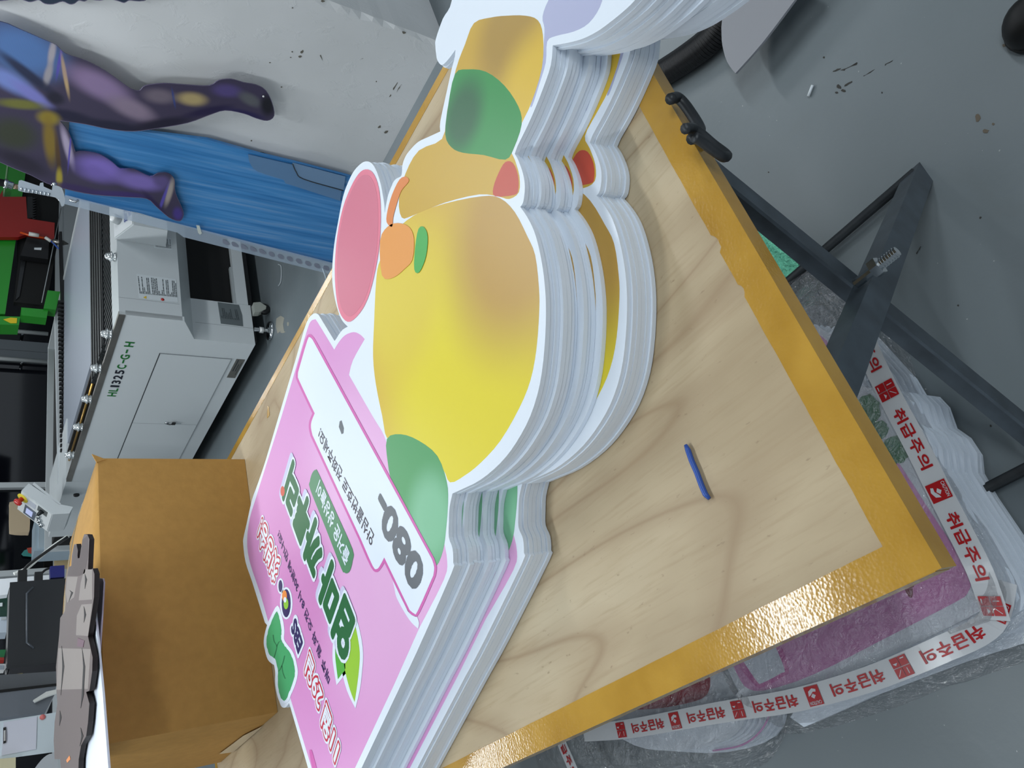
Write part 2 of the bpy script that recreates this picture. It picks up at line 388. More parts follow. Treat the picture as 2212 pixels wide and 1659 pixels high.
for px, py, rx, ry, rot in ((652,112,5,3,-1),(648,122,4,3,0),(631,112,2,2,0),(628,124,2,1.5,0),(608,188,2,1.5,0),(813,176,1.6,1.6,0),(854,186,14,1.4,-1.05),(862,190,12,1,-1.05),(843,207,4,1.2,-1),(872,70,6,3,.4),(583,135,2,1.5,0),(697,2,5,3,.3),(632,17,2,2,0),(820,274,5,3,-.8),(834,285,6,3,-.8),(694,124,1.5,8,-.4),(543,304,2,2,0),(541,327,6,2,0),(568,331,9,3,.2)): mark('chip', px, py, rx, ry, rot, M_CHIP, PILLAR, 8, PLN)
tag(box('wall_far_right', 15.9, 16, -6, 16, 0, 2.72, M_WALL), kind='structure')

# the glazed front far behind: dark panes in white frames, pull handles
BY = 8.0
M_GLASS = mat('dark_night_glass', srgb(12, 14, 20), .06, spec=.5)
M_FRAME = mat('white_window_frame', srgb(196, 202, 205), .4)
M_ALU = mat('aluminium_stile', srgb(120, 126, 130), .35, .6)
def fac(px, py): p = ay(px, py, BY); return p.x, p.z
x_m = [fac(60, y)[0] for y in (650, 762, 1050, 1238, 1480)]
zb = fac(124, 850)[1]
def facade(name, xa, xb, kind_door=False):
    f = box(name, xa, xb, BY, BY+.06, 0, .02, M_FRAME)
    tag(f, kind='structure')
    box('pane', xa, xb, BY+.02, BY+.03, zb, 2.72, M_GLASS, f)
    box('bottom_rail', xa, xb, BY-.02, BY+.06, zb-.05, zb+.03, M_FRAME, f)
    box('kick_panel', xa, xb, BY-.01, BY+.04, 0, zb-.05, M_FRAME, f)
    return f
x_right = x_m[0] + 4.5
d1 = facade('door_1', x_m[1]+.0, x_right); d2 = facade('door_2', x_m[2], x_m[1]); w1 = facade('window_1', x_m[3], x_m[2]); w2 = facade('window_2', -4, x_m[3])
for (d, xc) in ((d1, x_m[1]+.07), (d2, x_m[1]-.07)):
    box('stile', xc-.068, xc+.068, BY-.03, BY+.05, zb, 2.72, M_ALU, d)
box('mullion', x_m[2]-.03, x_m[2]+.03, BY-.03, BY+.05, zb, 2.72, M_FRAME, w1)
box('mullion', x_m[3]-.03, x_m[3]+.03, BY-.03, BY+.05, zb, 2.72, M_FRAME, w2)
for d, py in ((d1, 727), (d2, 788)):
    xa = fac(50, py)[0]; z0 = fac(102, py)[1]
    h = tube('pull_handle', [(xa, BY-.09, z0), (xa, BY-.09, z0+1.0)], .024, mat('satin_handle', srgb(168, 172, 172), .3), d, 10)
    for zz in (z0+.25, z0+.85): tube('handle_mount', [(xa, BY-.085, zz), (xa, BY+.02, zz)], .017, M_CHROME, d, 8)
xa, za = fac(60, 1195)
st = thing('window_sticker', 'small teal and red cut-out sticker on the dark window', 'sticker', (xa, BY-.002, za))
def fp(px, py, dy=0): p = ay(px, py, BY-.012+dy); return p
prism('teal_piece', [fp(*p) for p in ((46, 1197), (52, 1189), (62, 1185), (74, 1184), (70, 1203), (60, 1202), (50, 1201))], (0, .003, 0), mat('teal_vinyl', srgb(60, 140, 136), .5), st)
prism('red_piece', [fp(*p, -.004) for p in ((58, 1184), (70, 1182), (75, 1186), (68, 1196), (61, 1194))], (0, .003, 0), mat('red_vinyl', srgb(176, 70, 56), .5), st)
# a folding screen and a beige chair back seen through the front
ch = thing('office_chair', 'beige padded chair back standing behind the machine console', 'chair', (ay(45, 1110, 6.8).x, 6.8, 0))
pts = catmull([(24, 1084), (58, 1080), (64, 1090), (64, 1144), (56, 1150), (25, 1148), (21, 1140), (21, 1092)], sub=3)
prism('backrest', [ay(px, py, 6.8) for px, py in pts], (0, .06, 0), mat('beige_fabric', srgb(196, 176, 146), .8), ch)
cx_, cz_ = ay(45, 1115, 6.8).x, ay(62, 1115, 6.8).z
box('seat', cx_-.22, cx_+.22, 6.54, 6.8, .42, .50, MATS['beige_fabric'], ch, bev=.02)
tube('back_post', [(cx_, 6.83, .46), (cx_, 6.83, cz_+.1)], .025, M_BLACK, ch)
tube('stem', [(cx_, 6.75, .05), (cx_, 6.75, .43)], .03, M_BLACK, ch)
for k in range(5):
    a = k*2*math.pi/5; tube('base_arm', [(cx_, 6.75, .08), (cx_+.2*math.cos(a), 6.75+.2*math.sin(a), .03)], .02, M_BLACK, ch)
pA = ay(74, 1190, 7.2); pB = ay(123, 1140, 7.2)
bn = thing('storage_cabinet', 'pale blue plain panel cabinet standing beside the beige chair', 'cabinet', (pA.x, 7.2, 0))
box('body', pA.x, pB.x+.1, 7.2, 7.45, 0, pA.z, mat('pale_blue_panel', srgb(178, 196, 208), .5), bn)
box('door_panel', pA.x+.02, pB.x+.08, 7.19, 7.2, .05, pA.z-.03, mat('pale_blue_door', srgb(186, 203, 214), .5), bn)
tag(box('trim_1', ay(120, 1230, 7.6).x, ay(120, 1050, 7.6).x, 7.55, 7.6, 0, ay(117, 1100, 7.6).z, mat('light_wood_trim', srgb(206, 184, 142), .5)), kind='structure')

# ceiling tubes: housing and diffuser for each lamp
M_TUBE = mat('lit_diffuser', srgb(250, 250, 250), .5, emit=((.95, .98, 1, 1), 3.0))
wh = mat('lamp_housing', srgb(225, 226, 226), .4)
rows = {}
for i, (lx, ly) in enumerate(LAMPS):
    where = ['above the near half of the work table', 'above the far end of the work table', 'above the aisle before the pillar', 'above the laser cutter front',
             'left of the work table', 'behind the photographer over the table line', 'behind the photographer over the aisle', 'above the middle of the laser cutter',
             'behind the concrete pillar', 'in front of the far glass doors', 'deep over the right of the far glass doors'][i]
    t = thing('ceiling_light', 'white ceiling tube lamp ' + where, 'lamp', (lx, ly, LAMP_Z), 'ceiling tube lamps')
    box('housing', lx-.6, lx+.6, ly-.07, ly+.07, LAMP_Z, 2.72, wh, t)
    for s in (-.61, .58): box('end_cap', lx+s, lx+s+.03, ly-.07, ly+.07, LAMP_Z-.04, LAMP_Z, wh, t)
    box('diffuser', lx-.58, lx+.58, ly-.06, ly+.06, LAMP_Z-.03, LAMP_Z, M_TUBE, t)

# ------------------------------------------------------------------ the work table
ZT = .75; TX, TY = 1.22, 2.44
tb = thing('work_table', 'plywood work table edged with yellow tape on crossed steel angle legs', 'table', (TX/2, TY/2, 0))
box('tabletop', .0, TX, .0, TY, ZT-.028, ZT, M_WOOD, tb)
def tape_strip(name, edge, w, chips=()):
    """tape folded over a table edge, its inner border slightly ragged, a few torn notches"""
    n = 260; bm = bmesh.new(); rows_ = []
    for k in range(n+1):
        t = k/n; ww = w*(1 + .02*mnoise.noise(Vector((t*30, ord(edge), 0))) + .008*mnoise.noise(Vector((t*160, ord(edge), 3))))
        for (c, hw, dep) in chips:
            if abs(t-c) < hw: ww = w*(dep + .12*mnoise.noise(Vector((t*400, 5, 0))))
        e = .0006
        if edge in 'ac':
            y = TY*t*.995 + .006
            x0, s = (0, 1) if edge == 'a' else (TX, -1)
            P = [(x0 + s*ww, y, ZT+e*.4), (x0 + s*ww, y, ZT+e), (x0 - s*e, y, ZT+e), (x0 - s*e, y, ZT-.027), (x0+s*.0, y, ZT-.027), (x0, y, ZT+e*.4)]
        else:
            x = TX*t
            y0, s = (0, 1) if edge == 'b' else (TY, -1)
            P = [(x, y0 + s*ww, ZT+e*.4), (x, y0 + s*ww, ZT+e*1.6), (x, y0 - s*e*1.6, ZT+e*1.6), (x, y0 - s*e*1.6, ZT-.0285), (x, y0, ZT-.0285), (x, y0, ZT+e*.4)]
        rows_.append([bm.verts.new(p) for p in P])
    for k in range(n):
        for i in range(6): bm.faces.new((rows_[k][i], rows_[k][(i+1) % 6], rows_[k+1][(i+1) % 6], rows_[k+1][i]))
    bm.faces.new(rows_[0]); bm.faces.new(rows_[-1])
    return link(name, mesh_from(bm, name), M_TAPE, tb)
tape_strip('edge_tape', 'a', .040)
tape_strip('edge_tape', 'b', .040, ((.905, .016, .45), (.36, .010, .88), (.30, .006, .9)))
tape_strip('edge_tape', 'c', .022)
tape_strip('edge_tape', 'd', .022)
def angle_bar(name, A, B, n1, n2, w, t=.005):
    """steel angle from A to B, flanges along n1 and n2"""
    bm = bmesh.new(); A, B, n1, n2 = Vector(A), Vector(B), Vector(n1), Vector(n2)
    prof = [(0, 0), (w, 0), (w, t), (t, t), (t, w), (0, w)]
    b_prism(bm, [A + n1*p + n2*q for p, q in prof], B - A)
    return link(name, mesh_from(bm, name), M_STEEL, tb)
def cross_legs(y0, s):
    A1, B1 = Vector((.145, y0+s*.055, 0)), Vector((.765, y0+s*.055, ZT-.03))
    d = (B1-A1).normalized(); up = Vector((-d.z, 0, d.x))
    angle_bar('leg', A1, B1, up, (0, s*1, 0), .042)
    A2, B2 = Vector((.772, y0-s*.022, 0)), Vector((.215, y0+s*.030, ZT-.03))
    d = (B2-A2).normalized(); up2 = Vector((d.z, 0, -d.x)).normalized()
    angle_bar('leg', A2, B2, -up2, (0, s*1, 0), .040)
    c = ay(1886, 584, -.004) if s > 0 else Vector((.43, TY, .45))
    b = thing_part_bolt(c, Vector((0, -s, 0)))
def thing_part_bolt(c, ax_):
    bm = bmesh.new(); b_lathe(bm, [(.014, 0), (.014, .012)], c, ax_, 6); b_lathe(bm, [(.0072, -.03), (.0072, .040)], c, ax_, 10)
    for k in range(6): b_lathe(bm, [(.0084, .015+k*.004), (.0084, .0165+k*.004)], c, ax_, 10)
    return link('bolt', mesh_from(bm, 'bolt'), M_CHROME, tb)
cross_legs(.0, 1); cross_legs(TY, -1)
for x in (.75, .175): tube('floor_rod', [(x, -.01, .02), (x, TY+.01, .02)], .010, M_DKSTEEL, tb, 10)
box('under_rail', .08, .1, .06, TY-.06, ZT-.07, ZT-.028, M_STEEL, tb); box('under_rail', 1.12, 1.14, .06, TY-.06, ZT-.07, ZT-.028, M_STEEL, tb)
# the two bent-rod latch loops under the right edge
def hookpts(pp, y): return [ay(px, py, y) for px, py in pp]
tube('latch_loop', catmull([tuple(v) for v in hookpts([(1448, 214), (1462, 211), (1475, 221), (1492, 244), (1508, 270), (1512, 284), (1504, 296), (1494, 300)], -.016)], False, 4), .0075, M_DKSTEEL, tb, 10)
tube('latch_loop', catmull([tuple(v) for v in hookpts([(1480, 278), (1496, 278), (1512, 288), (1540, 312), (1564, 330), (1570, 337), (1561, 338), (1540, 324), (1516, 306), (1500, 296)], -.026)], False, 4), .0068, M_DKSTEEL, tb, 10)
tube('latch_pin', hookpts([(1500, 300), (1520, 322)], .0), .008, mat('rusty_pin', srgb(96, 70, 60), .6, .3), tb, 8)

# ------------------------------------------------------------------ the stack of die-cut sign boards
NB, TB = 17, .0076
ZTOP = ZT + NB*TB + .0012                                       # top face of the topmost board
OUT = [(679.4,676.8),(671,682.5),(663.9,693.4),(656.6,713),(641.4,767),(601.8,900),(572,1000),(555.3,1049),(544.4,1079.5),(533,1130),(526.5,1159),(525.3,1175),(530.5,1214.6),
 (545,1258),(572.2,1345),(580,1354),(574,1361),(571,1381),(572.7,1406.6),(578.6,1425),(587,1433.6),(594.6,1439.5),(595.8,1457),(596.3,1474),(599.7,1499.4),(604.7,1519.7),(609.8,1527.8),(617.4,1527.8),
 (624.5,1518.5),(664.8,1657),(697,1772),(708,1792),(722,1784),(781,1659),(865.8,1480),(900,1409),(974.6,1240),(979,1216),(977.5,1185),(969.5,1160.5),(969.5,1130),(971.2,1095.8),(977.5,1066),
 (993.7,1058.7),(1037.6,1036.8),(1081.5,999.6),(1115.2,955.8),(1145.6,898.4),(1165.9,830.8),(1176,753),(1179.4,668.8),(1175.3,601),(1165.9,543.9),(1154,500),(1138.9,469),(1123.7,447),
 (1130.4,435.5),(1133.8,405),(1130.4,378),(1120.3,347.7),(1111.9,332.5),(1118.6,314),(1135.5,280),(1152.4,243),(1172.6,192.4),(1189.5,141.8),(1194,98),
 (1226.7,92.5),(1259,83.6),(1290,68),(1315.6,49.7),(1345,26),(1372,0),(1412,-50),(1425,-120),(1380,-180),(1280,-205),(1180,-190),(1090,-150),(1020,-90),(985,-30),(972,15),(956.6,40.5),(941.4,84.4),(940.5,100),
 (941.7,113.5),(944,128),(950,138),(956,140),(966,131),(977,117),(984,107),(982,125),(975.9,148),(965.3,196.4),(951.2,262),(951,284),
 (925,296),(902.6,307),(882.5,328),(874,342),(869,358),(867,379),(857.9,385),(850.7,391.5),(842.5,410),(837,427),(831,460),
 (830.2,442.7),(827,422),(822,396.6),(813.8,371),(804.6,354.6),(793.3,348.5),(781,352.5),(765.6,368),(753,391.5),(741,425),(730,481),(721.9,529),(717.8,577),(718.3,613),(724.3,649.6),(732.7,678.5),(741,695),(751.4,705.5),
 (741,711.5),(733,721),(728,729),(722.8,736.8),(709.4,715),(690.6,684),(686,678.5)]
SHARP = {OUT.index(p) for p in ((580,1354),(624.5,1518.5),(664.8,1657),(781,1659),(865.8,1480),(977.5,1066),(1123.7,447),(1111.9,332.5),(1194,98),(984,107),(951,284),(831,460),(751.4,705.5),(722.8,736.8),(601.8,900),(641.4,767),(572.2,1345))}
def onboard(pts, dz=0, z=ZTOP): return [at(px, py, z) + Vector((0, 0, dz)) for px, py in pts]
ORG = at(900, 800, ZTOP)                                # local origin of every board
bm = bmesh.new(); b_prism(bm, [p - ORG - Vector((0, 0, TB-.0004)) for p in onboard(catmull(OUT, True, 3, SHARP))], (0, 0, TB-.0004))
bmesh.ops.triangulate(bm, faces=[f for f in bm.faces if len(f.verts) > 4])
ME_BOARD = mesh_from(bm, 'sign_board')
Cp = lambda px, py: tuple(at(px, py, ZTOP) - ORG)
def bl(px, py, r, c): x, y, z = Cp(px, py); return (x, y, z, r, c)
M_PINK = blobs('pink_print', srgb(214, 146, 202), [bl(800, 1150, .45, srgb(224, 172, 216)), bl(640, 1250, .3, srgb(206, 136, 192))], .38)
M_YEL = blobs('yellow_print', srgb(206, 168, 56), [bl(1000, 850, .36, srgb(222, 206, 40)), bl(1110, 500, .24, srgb(184, 144, 62)), bl(860, 640, .2, srgb(218, 196, 58))], .38)
M_OCH = blobs('ochre_print', srgb(198, 160, 50), [bl(1100, 70, .12, srgb(168, 134, 54)), bl(1150, 200, .12, srgb(214, 178, 54))], .38)
M_GRN = blobs('green_print', srgb(38, 138, 66), [bl(1000, 250, .08, srgb(24, 92, 52))], .38)
M_GRN2 = blobs('pale_green_print', srgb(74, 152, 92), [bl(930, 1120, .1, srgb(122, 186, 146))], .38)
M_LAV = mat('lavender_print', srgb(172, 176, 206), .4)
M_MAG = mat('magenta_print', srgb(206, 96, 172), .4)
M_PWHITE = mat('white_print', srgb(222, 232, 244), .4)
PR = {}
def pm(name, pts, sub=3, corners=(), closed=True, lv=0):
    """shared mesh of a printed patch in board coordinates, on the top face"""
    q = catmull(pts, True, sub, corners) if sub > 1 else pts
    bm = bmesh.new(); b_prism(bm, [p - ORG for p in onboard(q)], (0, 0, .00006*(lv+1)))
    bmesh.ops.triangulate(bm, faces=[f for f in bm.faces if len(f.verts) > 4]); PR[name] = mesh_from(bm, name); return PR[name]
PINK = [(679,690.5),(670,696),(661.7,718.7),(647,769),(608,900),(561,1049),(551.6,1080),(540,1118),(534,1165),(539,1212),(563,1285),(582,1352),(624.6,1499.6),(673,1658),(699,1745),(710,1757),(724,1748),(766.8,1659),(850.9,1480),(906,1356),(959,1252),(966,1213),(960,1175),(930,1190),(860,1060),
 (844,1026),(846,997.6),(830,941.6),(805.5,900),(754,810),(762.6,778),(787.9,732.6),(777.8,722.5),(764,717.4),(745.7,724),(732,739),(722,755.4),(686,696)]
pm('pink_panel', PINK, 3, {PINK.index(p) for p in ((754,810),(787.9,732.6),(722,755.4),(608,900),(582,1352),(624.6,1499.6),(673,1658),(766.8,1659),(850.9,1480),(906,1356),(960,1175),(930,1190),(860,1060),(844,1026),(561,1049),(647,769))}, lv=0)
pm('yellow_field', [(813,601),(822,560),(850,505),(895,465),(960,440),(1040,424),(1080,428),(1112,458),(1139,510),(1156,551),(1164,618),(1165,669),(1159,753),(1146,821),(1122,881),(1081,952),(1038,1000),(1004,1027),(972,1042),(955,1010),(905,962),(862,940),(836,946),(826,900),(812,830),(806,770),(808,702)], lv=1)
pm('green_patch', [(836,948),(866,938),(905,952),(945,985),(965,1040),(968,1085),(963,1150),(957,1190),(944,1221),(934,1202),(880,1103),(848,1043),(838,1000)], lv=3)
pm('ochre_field', [(1024,50),(1060,38),(1095,34),(1135,34),(1162,44),(1173,78),(1171,145),(1149,219),(1125,270),(1103,318),(1112,345),(1122,380),(1121,415),(1100,430),(1078,425),(1035,420),(960,438),(893,465),(868,470),(862,430),(876,375),(905,325),(955,300),(966,240),(985,150),(1005,95)], lv=2)
pm('green_band', [(983,160),(1010,150),(1050,155),(1090,185),(1120,230),(1127,268),(1110,320),(1092,345),(1045,335),(1000,330),(975,318),(962,290),(968,230)], lv=3)
pm('lavender_shade', [(1176,60),(1172,36),(1185,0),(1215,-45),(1280,-50),(1302,-20),(1296,15),(1272,50),(1240,68),(1200,78),(1182,90),(1179,135),(1164,185),(1150,228),(1147,222),(1170,150),(1175,90)], lv=0)
pm('red_patch', [(1078,372),(1092,350),(1108,352),(1119,378),(1120,408),(1112,421),(1070,424),(1066,405)], lv=3)
SHIFT = [0, -2, 3, 6, 0, -3.5, -1.5, 10.5, -1, .5, 15, 39, 5, 0, -.5, 4, .5]
ORD = ['topmost', 'second', 'third', 'fourth', 'fifth', 'sixth', 'seventh', 'eighth', 'ninth', 'tenth', 'eleventh', 'twelfth', 'thirteenth', 'fourteenth', 'fifteenth', 'sixteenth', 'lowest']
acc = 0.; boards = []
ME_BOARD.materials.append(M_BOARD)
for k in range(NB):
    acc += SHIFT[k]*.001
    o = bpy.data.objects.new('sign_board', ME_BOARD); COL.objects.link(o)
    jx, jy = (0, 0) if k == 0 else (random.uniform(-.002, .002), random.uniform(-.0015, .0015))
    o.location = ORG + Vector((-.27*acc + jx, -.96*acc + jy, -k*TB))
    if k == 0: lab = 'topmost die-cut foam sign board of the stack, pink panel with green lettering'
    elif k == 11: lab = 'twelfth foam sign board from the top of the stack, showing a yellow print strip'
    elif k == NB-1: lab = 'lowest white foam sign board of the stack, lying on the plywood table'
    else: lab = 'white-edged foam sign board lying %s from the top of the table stack' % ORD[k]
    tag(o, lab, 'sign', 'die-cut foam sign boards stacked on the table')
    for nm, mm in (('pink_panel', M_PINK), ('yellow_field', M_YEL), ('green_patch', M_GRN2), ('ochre_field', M_OCH), ('green_band', M_GRN), ('lavender_shade', M_LAV), ('red_patch', mat('brick_red_print', srgb(190, 72, 50), .4))):
        if k and nm in ('green_band',): continue
        me = PR[nm]
        if not me.materials: me.materials.append(mm)
        c = bpy.data.objects.new(nm, me); COL.objects.link(c); c.parent = o
    boards.append(o)
TOP = boards[0]
LV = [0]
def pr(name, pts, m, sub=3, corners=(), lvl=1):
    """printed patch of the topmost board; lvl orders the overprints"""
    q = catmull(pts, True, sub, corners) if sub > 1 else pts
    return fill(name, onboard(q, .0003 + .00022*lvl), m, TOP, .0002)
# handset field: magenta border, white field
BOX = [(670.6,729),(664.7,736),(645,803.5),(644.5,812),(648,824),(680.7,893),(674,910),(672.7,923.5),(676,940),(780,1163),(806,1222),(814.7,1229),(821.5,1222),(831,1204),(886,1317.6),(895.7,1325),(903.4,1319.6),(937,1243),(939,1225),(934,1207.7),(843,1040),(676,734)]
cxb = sum(p[0] for p in BOX)/len(BOX); cyb = sum(p[1] for p in BOX)/len(BOX)
def grow(pts, d):
    n = len(pts); out = []; area = sum(pts[i][0]*pts[(i+1) % n][1]-pts[(i+1) % n][0]*pts[i][1] for i in range(n))
    s = 1 if area > 0 else -1
    for i in range(n):
        a, b, c = pts[i-1], pts[i], pts[(i+1) % n]
        e1 = Vector((b[0]-a[0], b[1]-a[1])).normalized(); e2 = Vector((c[0]-b[0], c[1]-b[1])).normalized()
        n1 = Vector((e1.y, -e1.x))*s; n2 = Vector((e2.y, -e2.x))*s; v = n1+n2
        v = v/max(v.length_squared, .5)*2*d/1.0 if v.length > .1 else n1*d
        if v.length > 2.2*d: v = v.normalized()*2.2*d
        out.append((b[0]+v.x, b[1]+v.y))
    return out
shp = {2, 5, 8, 9, 13, 14, 17, 19, 20, 21}
pr('field_border', grow(BOX, 5), M_MAG, 3, shp, 1)
pr('number_field', BOX, M_PWHITE, 3, shp, 2)
pr('white_swoosh', [(849,1253),(853,1272),(858,1292),(876,1325),(890,1345),(904,1358),(906,1346),(901,1332),(893,1330),(880,1316)], M_PWHITE, 3, {0, 5}, 1)
M_CHAR = mat('charcoal_print', srgb(96, 102, 108), .4); M_INK = mat('dark_ink_print', srgb(62, 54, 66), .4); M_NAVY = mat('navy_print', srgb(52, 46, 96), .4)
M_DKG = mat('deep_green_print', srgb(38, 104, 62), .4); M_REDP = mat('red_print', srgb(196, 52, 74), .4); M_LILAC = mat('lilac_shadow_print', srgb(198, 200, 226), .4)
def words(name, body, p0, p1, p2, m, offset=0., lvl=3, ref=0.):
    P = onboard((p0, p1, p2), .0003 + .00022*lvl + .0002)
    n = (P[1]-P[0]).cross(P[2]-P[0])
    return lettering(name, body, P[0], P[1], P[2], m, TOP, offset, .0002 if n.z > 0 else -.0002, ref)
words('phone_digits', '080-', (923.4,1227.9), (827.4,1049.9), (896.6,1288.7), M_CHAR, .045, 3, .045)
pr('dash_mark', [(735,910),(739,908),(744,925),(743,936),(739,938),(733,922)], M_CHAR, 1, (), 3)
words('call_line', '안심콜번호로 전화주세요!', (811,1157.6), (694.4,922.6), (802,1182), M_INK, .012, 3)
words('date_outline', '11월 29일', (735,1608), (670,1408), (722,1652), M_PWHITE, .17, 1)
words('date_shade', '11월 29일', (735,1608), (670,1408), (722,1652), M_REDP, .11, 2)
words('date_words', '11월 29일', (735,1608), (670,1408), (722,1652), M_PWHITE, .025, 3)
words('premiere_outline', '첫방송!', (607,1214.6), (568,1117), (592.4,1261), M_PWHITE, .16, 1)
words('premiere_shade', '첫방송!', (607,1214.6), (568,1117), (592.4,1261), M_REDP, .1, 2)
words('premiere_words', '첫방송!', (607,1214.6), (568,1117), (592.4,1261), M_PWHITE, .025, 3)
words('broadcast_line', '매주 월,화 오전 8시 30분에 만나요!', (715,1462), (604.4,1143), (709,1480), M_NAVY, .01, 2)
words('logo_outline', 'EBS', (656,1388), (639.3,1330.6), (645,1415), M_PWHITE, .14, 1)
words('logo_letters', 'EBS', (656,1388), (639.3,1330.6), (645,1415), M_NAVY, .05, 3, .05)
pr('logo_dot_outline', ell(606.6,1266,7,17), M_PWHITE, 1, (), 1); pr('logo_ring_outline', ell(619,1303,13.5,35), M_PWHITE, 1, (), 1)
pr('logo_dot', ell(606.6,1266,4.3,13), M_NAVY, 1, (), 2); pr('logo_ring', ell(619,1303,9.7,30.5), M_NAVY, 1, (), 2)
pr('logo_orange', ell(615.5,1287,5.2,12), mat('orange_print', srgb(232, 142, 70), .4), 1, (), 3); pr('logo_lime', ell(619,1304,5.2,12), mat('lime_print', srgb(140, 196, 64), .4), 1, (), 4)
pr('logo_white', ell(617,1295.5,3,6), M_PWHITE, 1, (), 5)
PILL = [(682.7,1014.7),(675,1022),(670,1040),(671,1058),(705,1143),(738,1228),(744,1236),(750,1238.4),(757,1232),(762.5,1210),(762,1186),(726,1105),(689.5,1024)]
pr('slogan_pill', PILL, mat('pill_green_print', srgb(80, 136, 98), .4), 3, (), 1)
words('slogan_words', '즐거운 상상놀이', (757,1197), (692,1036), (747,1224), M_PWHITE, .03, 2)
LEAF1 = [(764,1345),(772,1368),(778,1410),(776,1450),(771,1490),(767,1516),(757,1490),(746,1447),(744,1420),(748,1380)]
LEAF2 = [(727,1385),(725,1415),(728,1445),(731,1467),(739,1456),(747,1443),(742,1410)]
pr('leaf_outline', grow(LEAF1, 7), M_PWHITE, 3, {5}, 1); pr('leaf_outline', grow(LEAF2, 6), M_PWHITE, 3, {3}, 1)
pr('leaf', LEAF1, mat('lime_leaf_print', srgb(150, 198, 60), .4), 3, {5}, 2); pr('leaf', LEAF2, mat('leaf_green_print', srgb(84, 170, 66), .4), 3, {3}, 2)
T0, T1, T2 = (772,1352), (634,998), (742,1434)
words('title_shadow', '엄마 까투리', (768,1344), (630,990), (738,1426), M_LILAC, .12, 3)
words('title_outline', '엄마 까투리', T0, T1, T2, M_PWHITE, .115, 4)
words('title_words', '엄마 까투리', T0, T1, T2, M_DKG, .065, 5)
pr('ladybird', ell(612,1061,4.5,11), mat('ladybird_print', srgb(206, 84, 62), .4), 1, (), 6)
CLOV = [(599,1321),(604.7,1335.7),(609,1361),(608,1381),(615.7,1395),(629,1413),(636.8,1440),(637.6,1457),(632.6,1477.5),(624,1498),(618,1511),(610.6,1512),(604.7,1498),(601,1474),(601,1449),(594.6,1423.5),(583.6,1415),(577,1395),(577,1378),(582,1356),(590.4,1335.7)]
pr('bush_margin', grow(CLOV, 6), M_PWHITE, 3, (), 1)
pr('bush_print', [(x+random.uniform(-.5, .5), y+random.uniform(-1, 1)) for x, y in catmull(CLOV, True, 5)], mat('bush_green_print', srgb(66, 160, 104), .4), 1, (), 2)
for s in ([(591,1371),(593,1385),(599,1396),(596,1410),(593,1420)], [(599,1396),(604,1386),(611,1384)], [(616,1416),(612,1432),(606,1446),(602,1450)], [(610,1438),(612,1452),(617,1466)]):
    q = catmull(s, False, 3); lft = [(x-1.1, y) for x, y in q]; rgt = [(x+1.1, y) for x, y in q]
    pr('bush_vein', lft + rgt[::-1], mat('vein_green_print', srgb(38, 112, 72), .4), 1, (), 3)
pr('magenta_stroke', [(669,1626),(672,1620),(676,1626),(690,1680),(700,1725),(690,1722),(680,1682)], M_MAG, 3, (), 1)
# the printed loud-hailer: red bell, orange body, green trigger ring
M_BELL = blobs('red_bell_print', srgb(206, 112, 134), [bl(790, 430, .16, srgb(192, 52, 88)), bl(775, 610, .08, srgb(160, 118, 130))], .38)
BELL = [(790,366),(805,372),(816,395),(822,430),(823,480),(819,540),(808,600),(795,645),(778,676),(757,695),(742,688),(731,664),(725,620),(724,570),(729,510),(741,450),(758,405),(775,376)]
pr('hailer_bell', BELL, mat('pink_rim_print', srgb(222, 120, 142), .4), 3, (), 1)
bc = (772, 532); pr('hailer_mouth', [(bc[0]+(x-bc[0])*.9, bc[1]+(y-bc[1])*.93) for x, y in BELL], M_BELL, 3, (), 2)
pr('hailer_body', [(822,520),(838,490),(860,482),(884,490),(895,515),(892,560),(876,580),(850,600),(826,595)], mat('hailer_orange_print', srgb(226, 150, 66), .4), 3, (), 2)
pr('hailer_ring', [(905,495),(917,491),(925,512),(921,555),(907,588),(896,582),(898,535)], mat('hailer_green_print', srgb(60, 166, 72), .4), 3, (), 3)
pr('hailer_grip', [(836,480),(838,455),(848,420),(864,388),(878,382),(884,392),(868,412),(858,440),(850,470),(848,490)], mat('grip_orange_print', srgb(218, 128, 58), .4), 3, (), 2)

# ------------------------------------------------------------------ small things on the table
wp = [at(px, py, ZT+.004) for px, py in ((1481,961),(1486,972),(1494,995),(1505,1020),(1516,1050),(1524,1068),(1532,1077))]
bz = tag(tube('blue_plastic_rod', [tuple(v) for v in wp], [.0022,.0036,.0036,.0036,.0036,.0036,.0024], mat('blue_plastic', srgb(38, 78, 160), .35), None, 8), 'short bent bright blue plastic stick lying on the plywood', 'plastic stick')
tag(prism('tape_scrap', [at(px, py, ZT+.0003) for px, py in ((578,876),(581,879),(583,897),(577,904))], (0, 0, .0006), M_TAPE), 'tiny yellow tape scrap beside the far table edge', 'tape scrap')

# ------------------------------------------------------------------ the cardboard box
BX0, BX1, BY0, BY1, BZ1 = .352, 1.124, 1.80, 2.375, 1.163
cb = thing('cardboard_box', 'large brown cardboard box with taped bulging top standing on the table', 'box', ((BX0+BX1)/2, (BY0+BY1)/2, ZT))
def face_grid(name, fn, nu, nv, m):
    bm = bmesh.new(); g = [[bm.verts.new(fn(i/nu, j/nv)) for j in range(nv+1)] for i in range(nu+1)]
    for i in range(nu):
        for j in range(nv): bm.faces.new((g[i][j], g[i+1][j], g[i+1][j+1], g[i][j+1]))
    o = link(name, mesh_from(bm, name), m, cb, smooth=True); return o
bul = lambda u, v, a: a*math.sin(math.pi*u)*math.sin(math.pi*v)
ZB0 = ZT + .001
face_grid('front_panel', lambda u, v: (BX0+(BX1-BX0)*u, BY0 - bul(u, v, .006), ZB0+(BZ1-ZB0)*v), 12, 8, M_CARD)
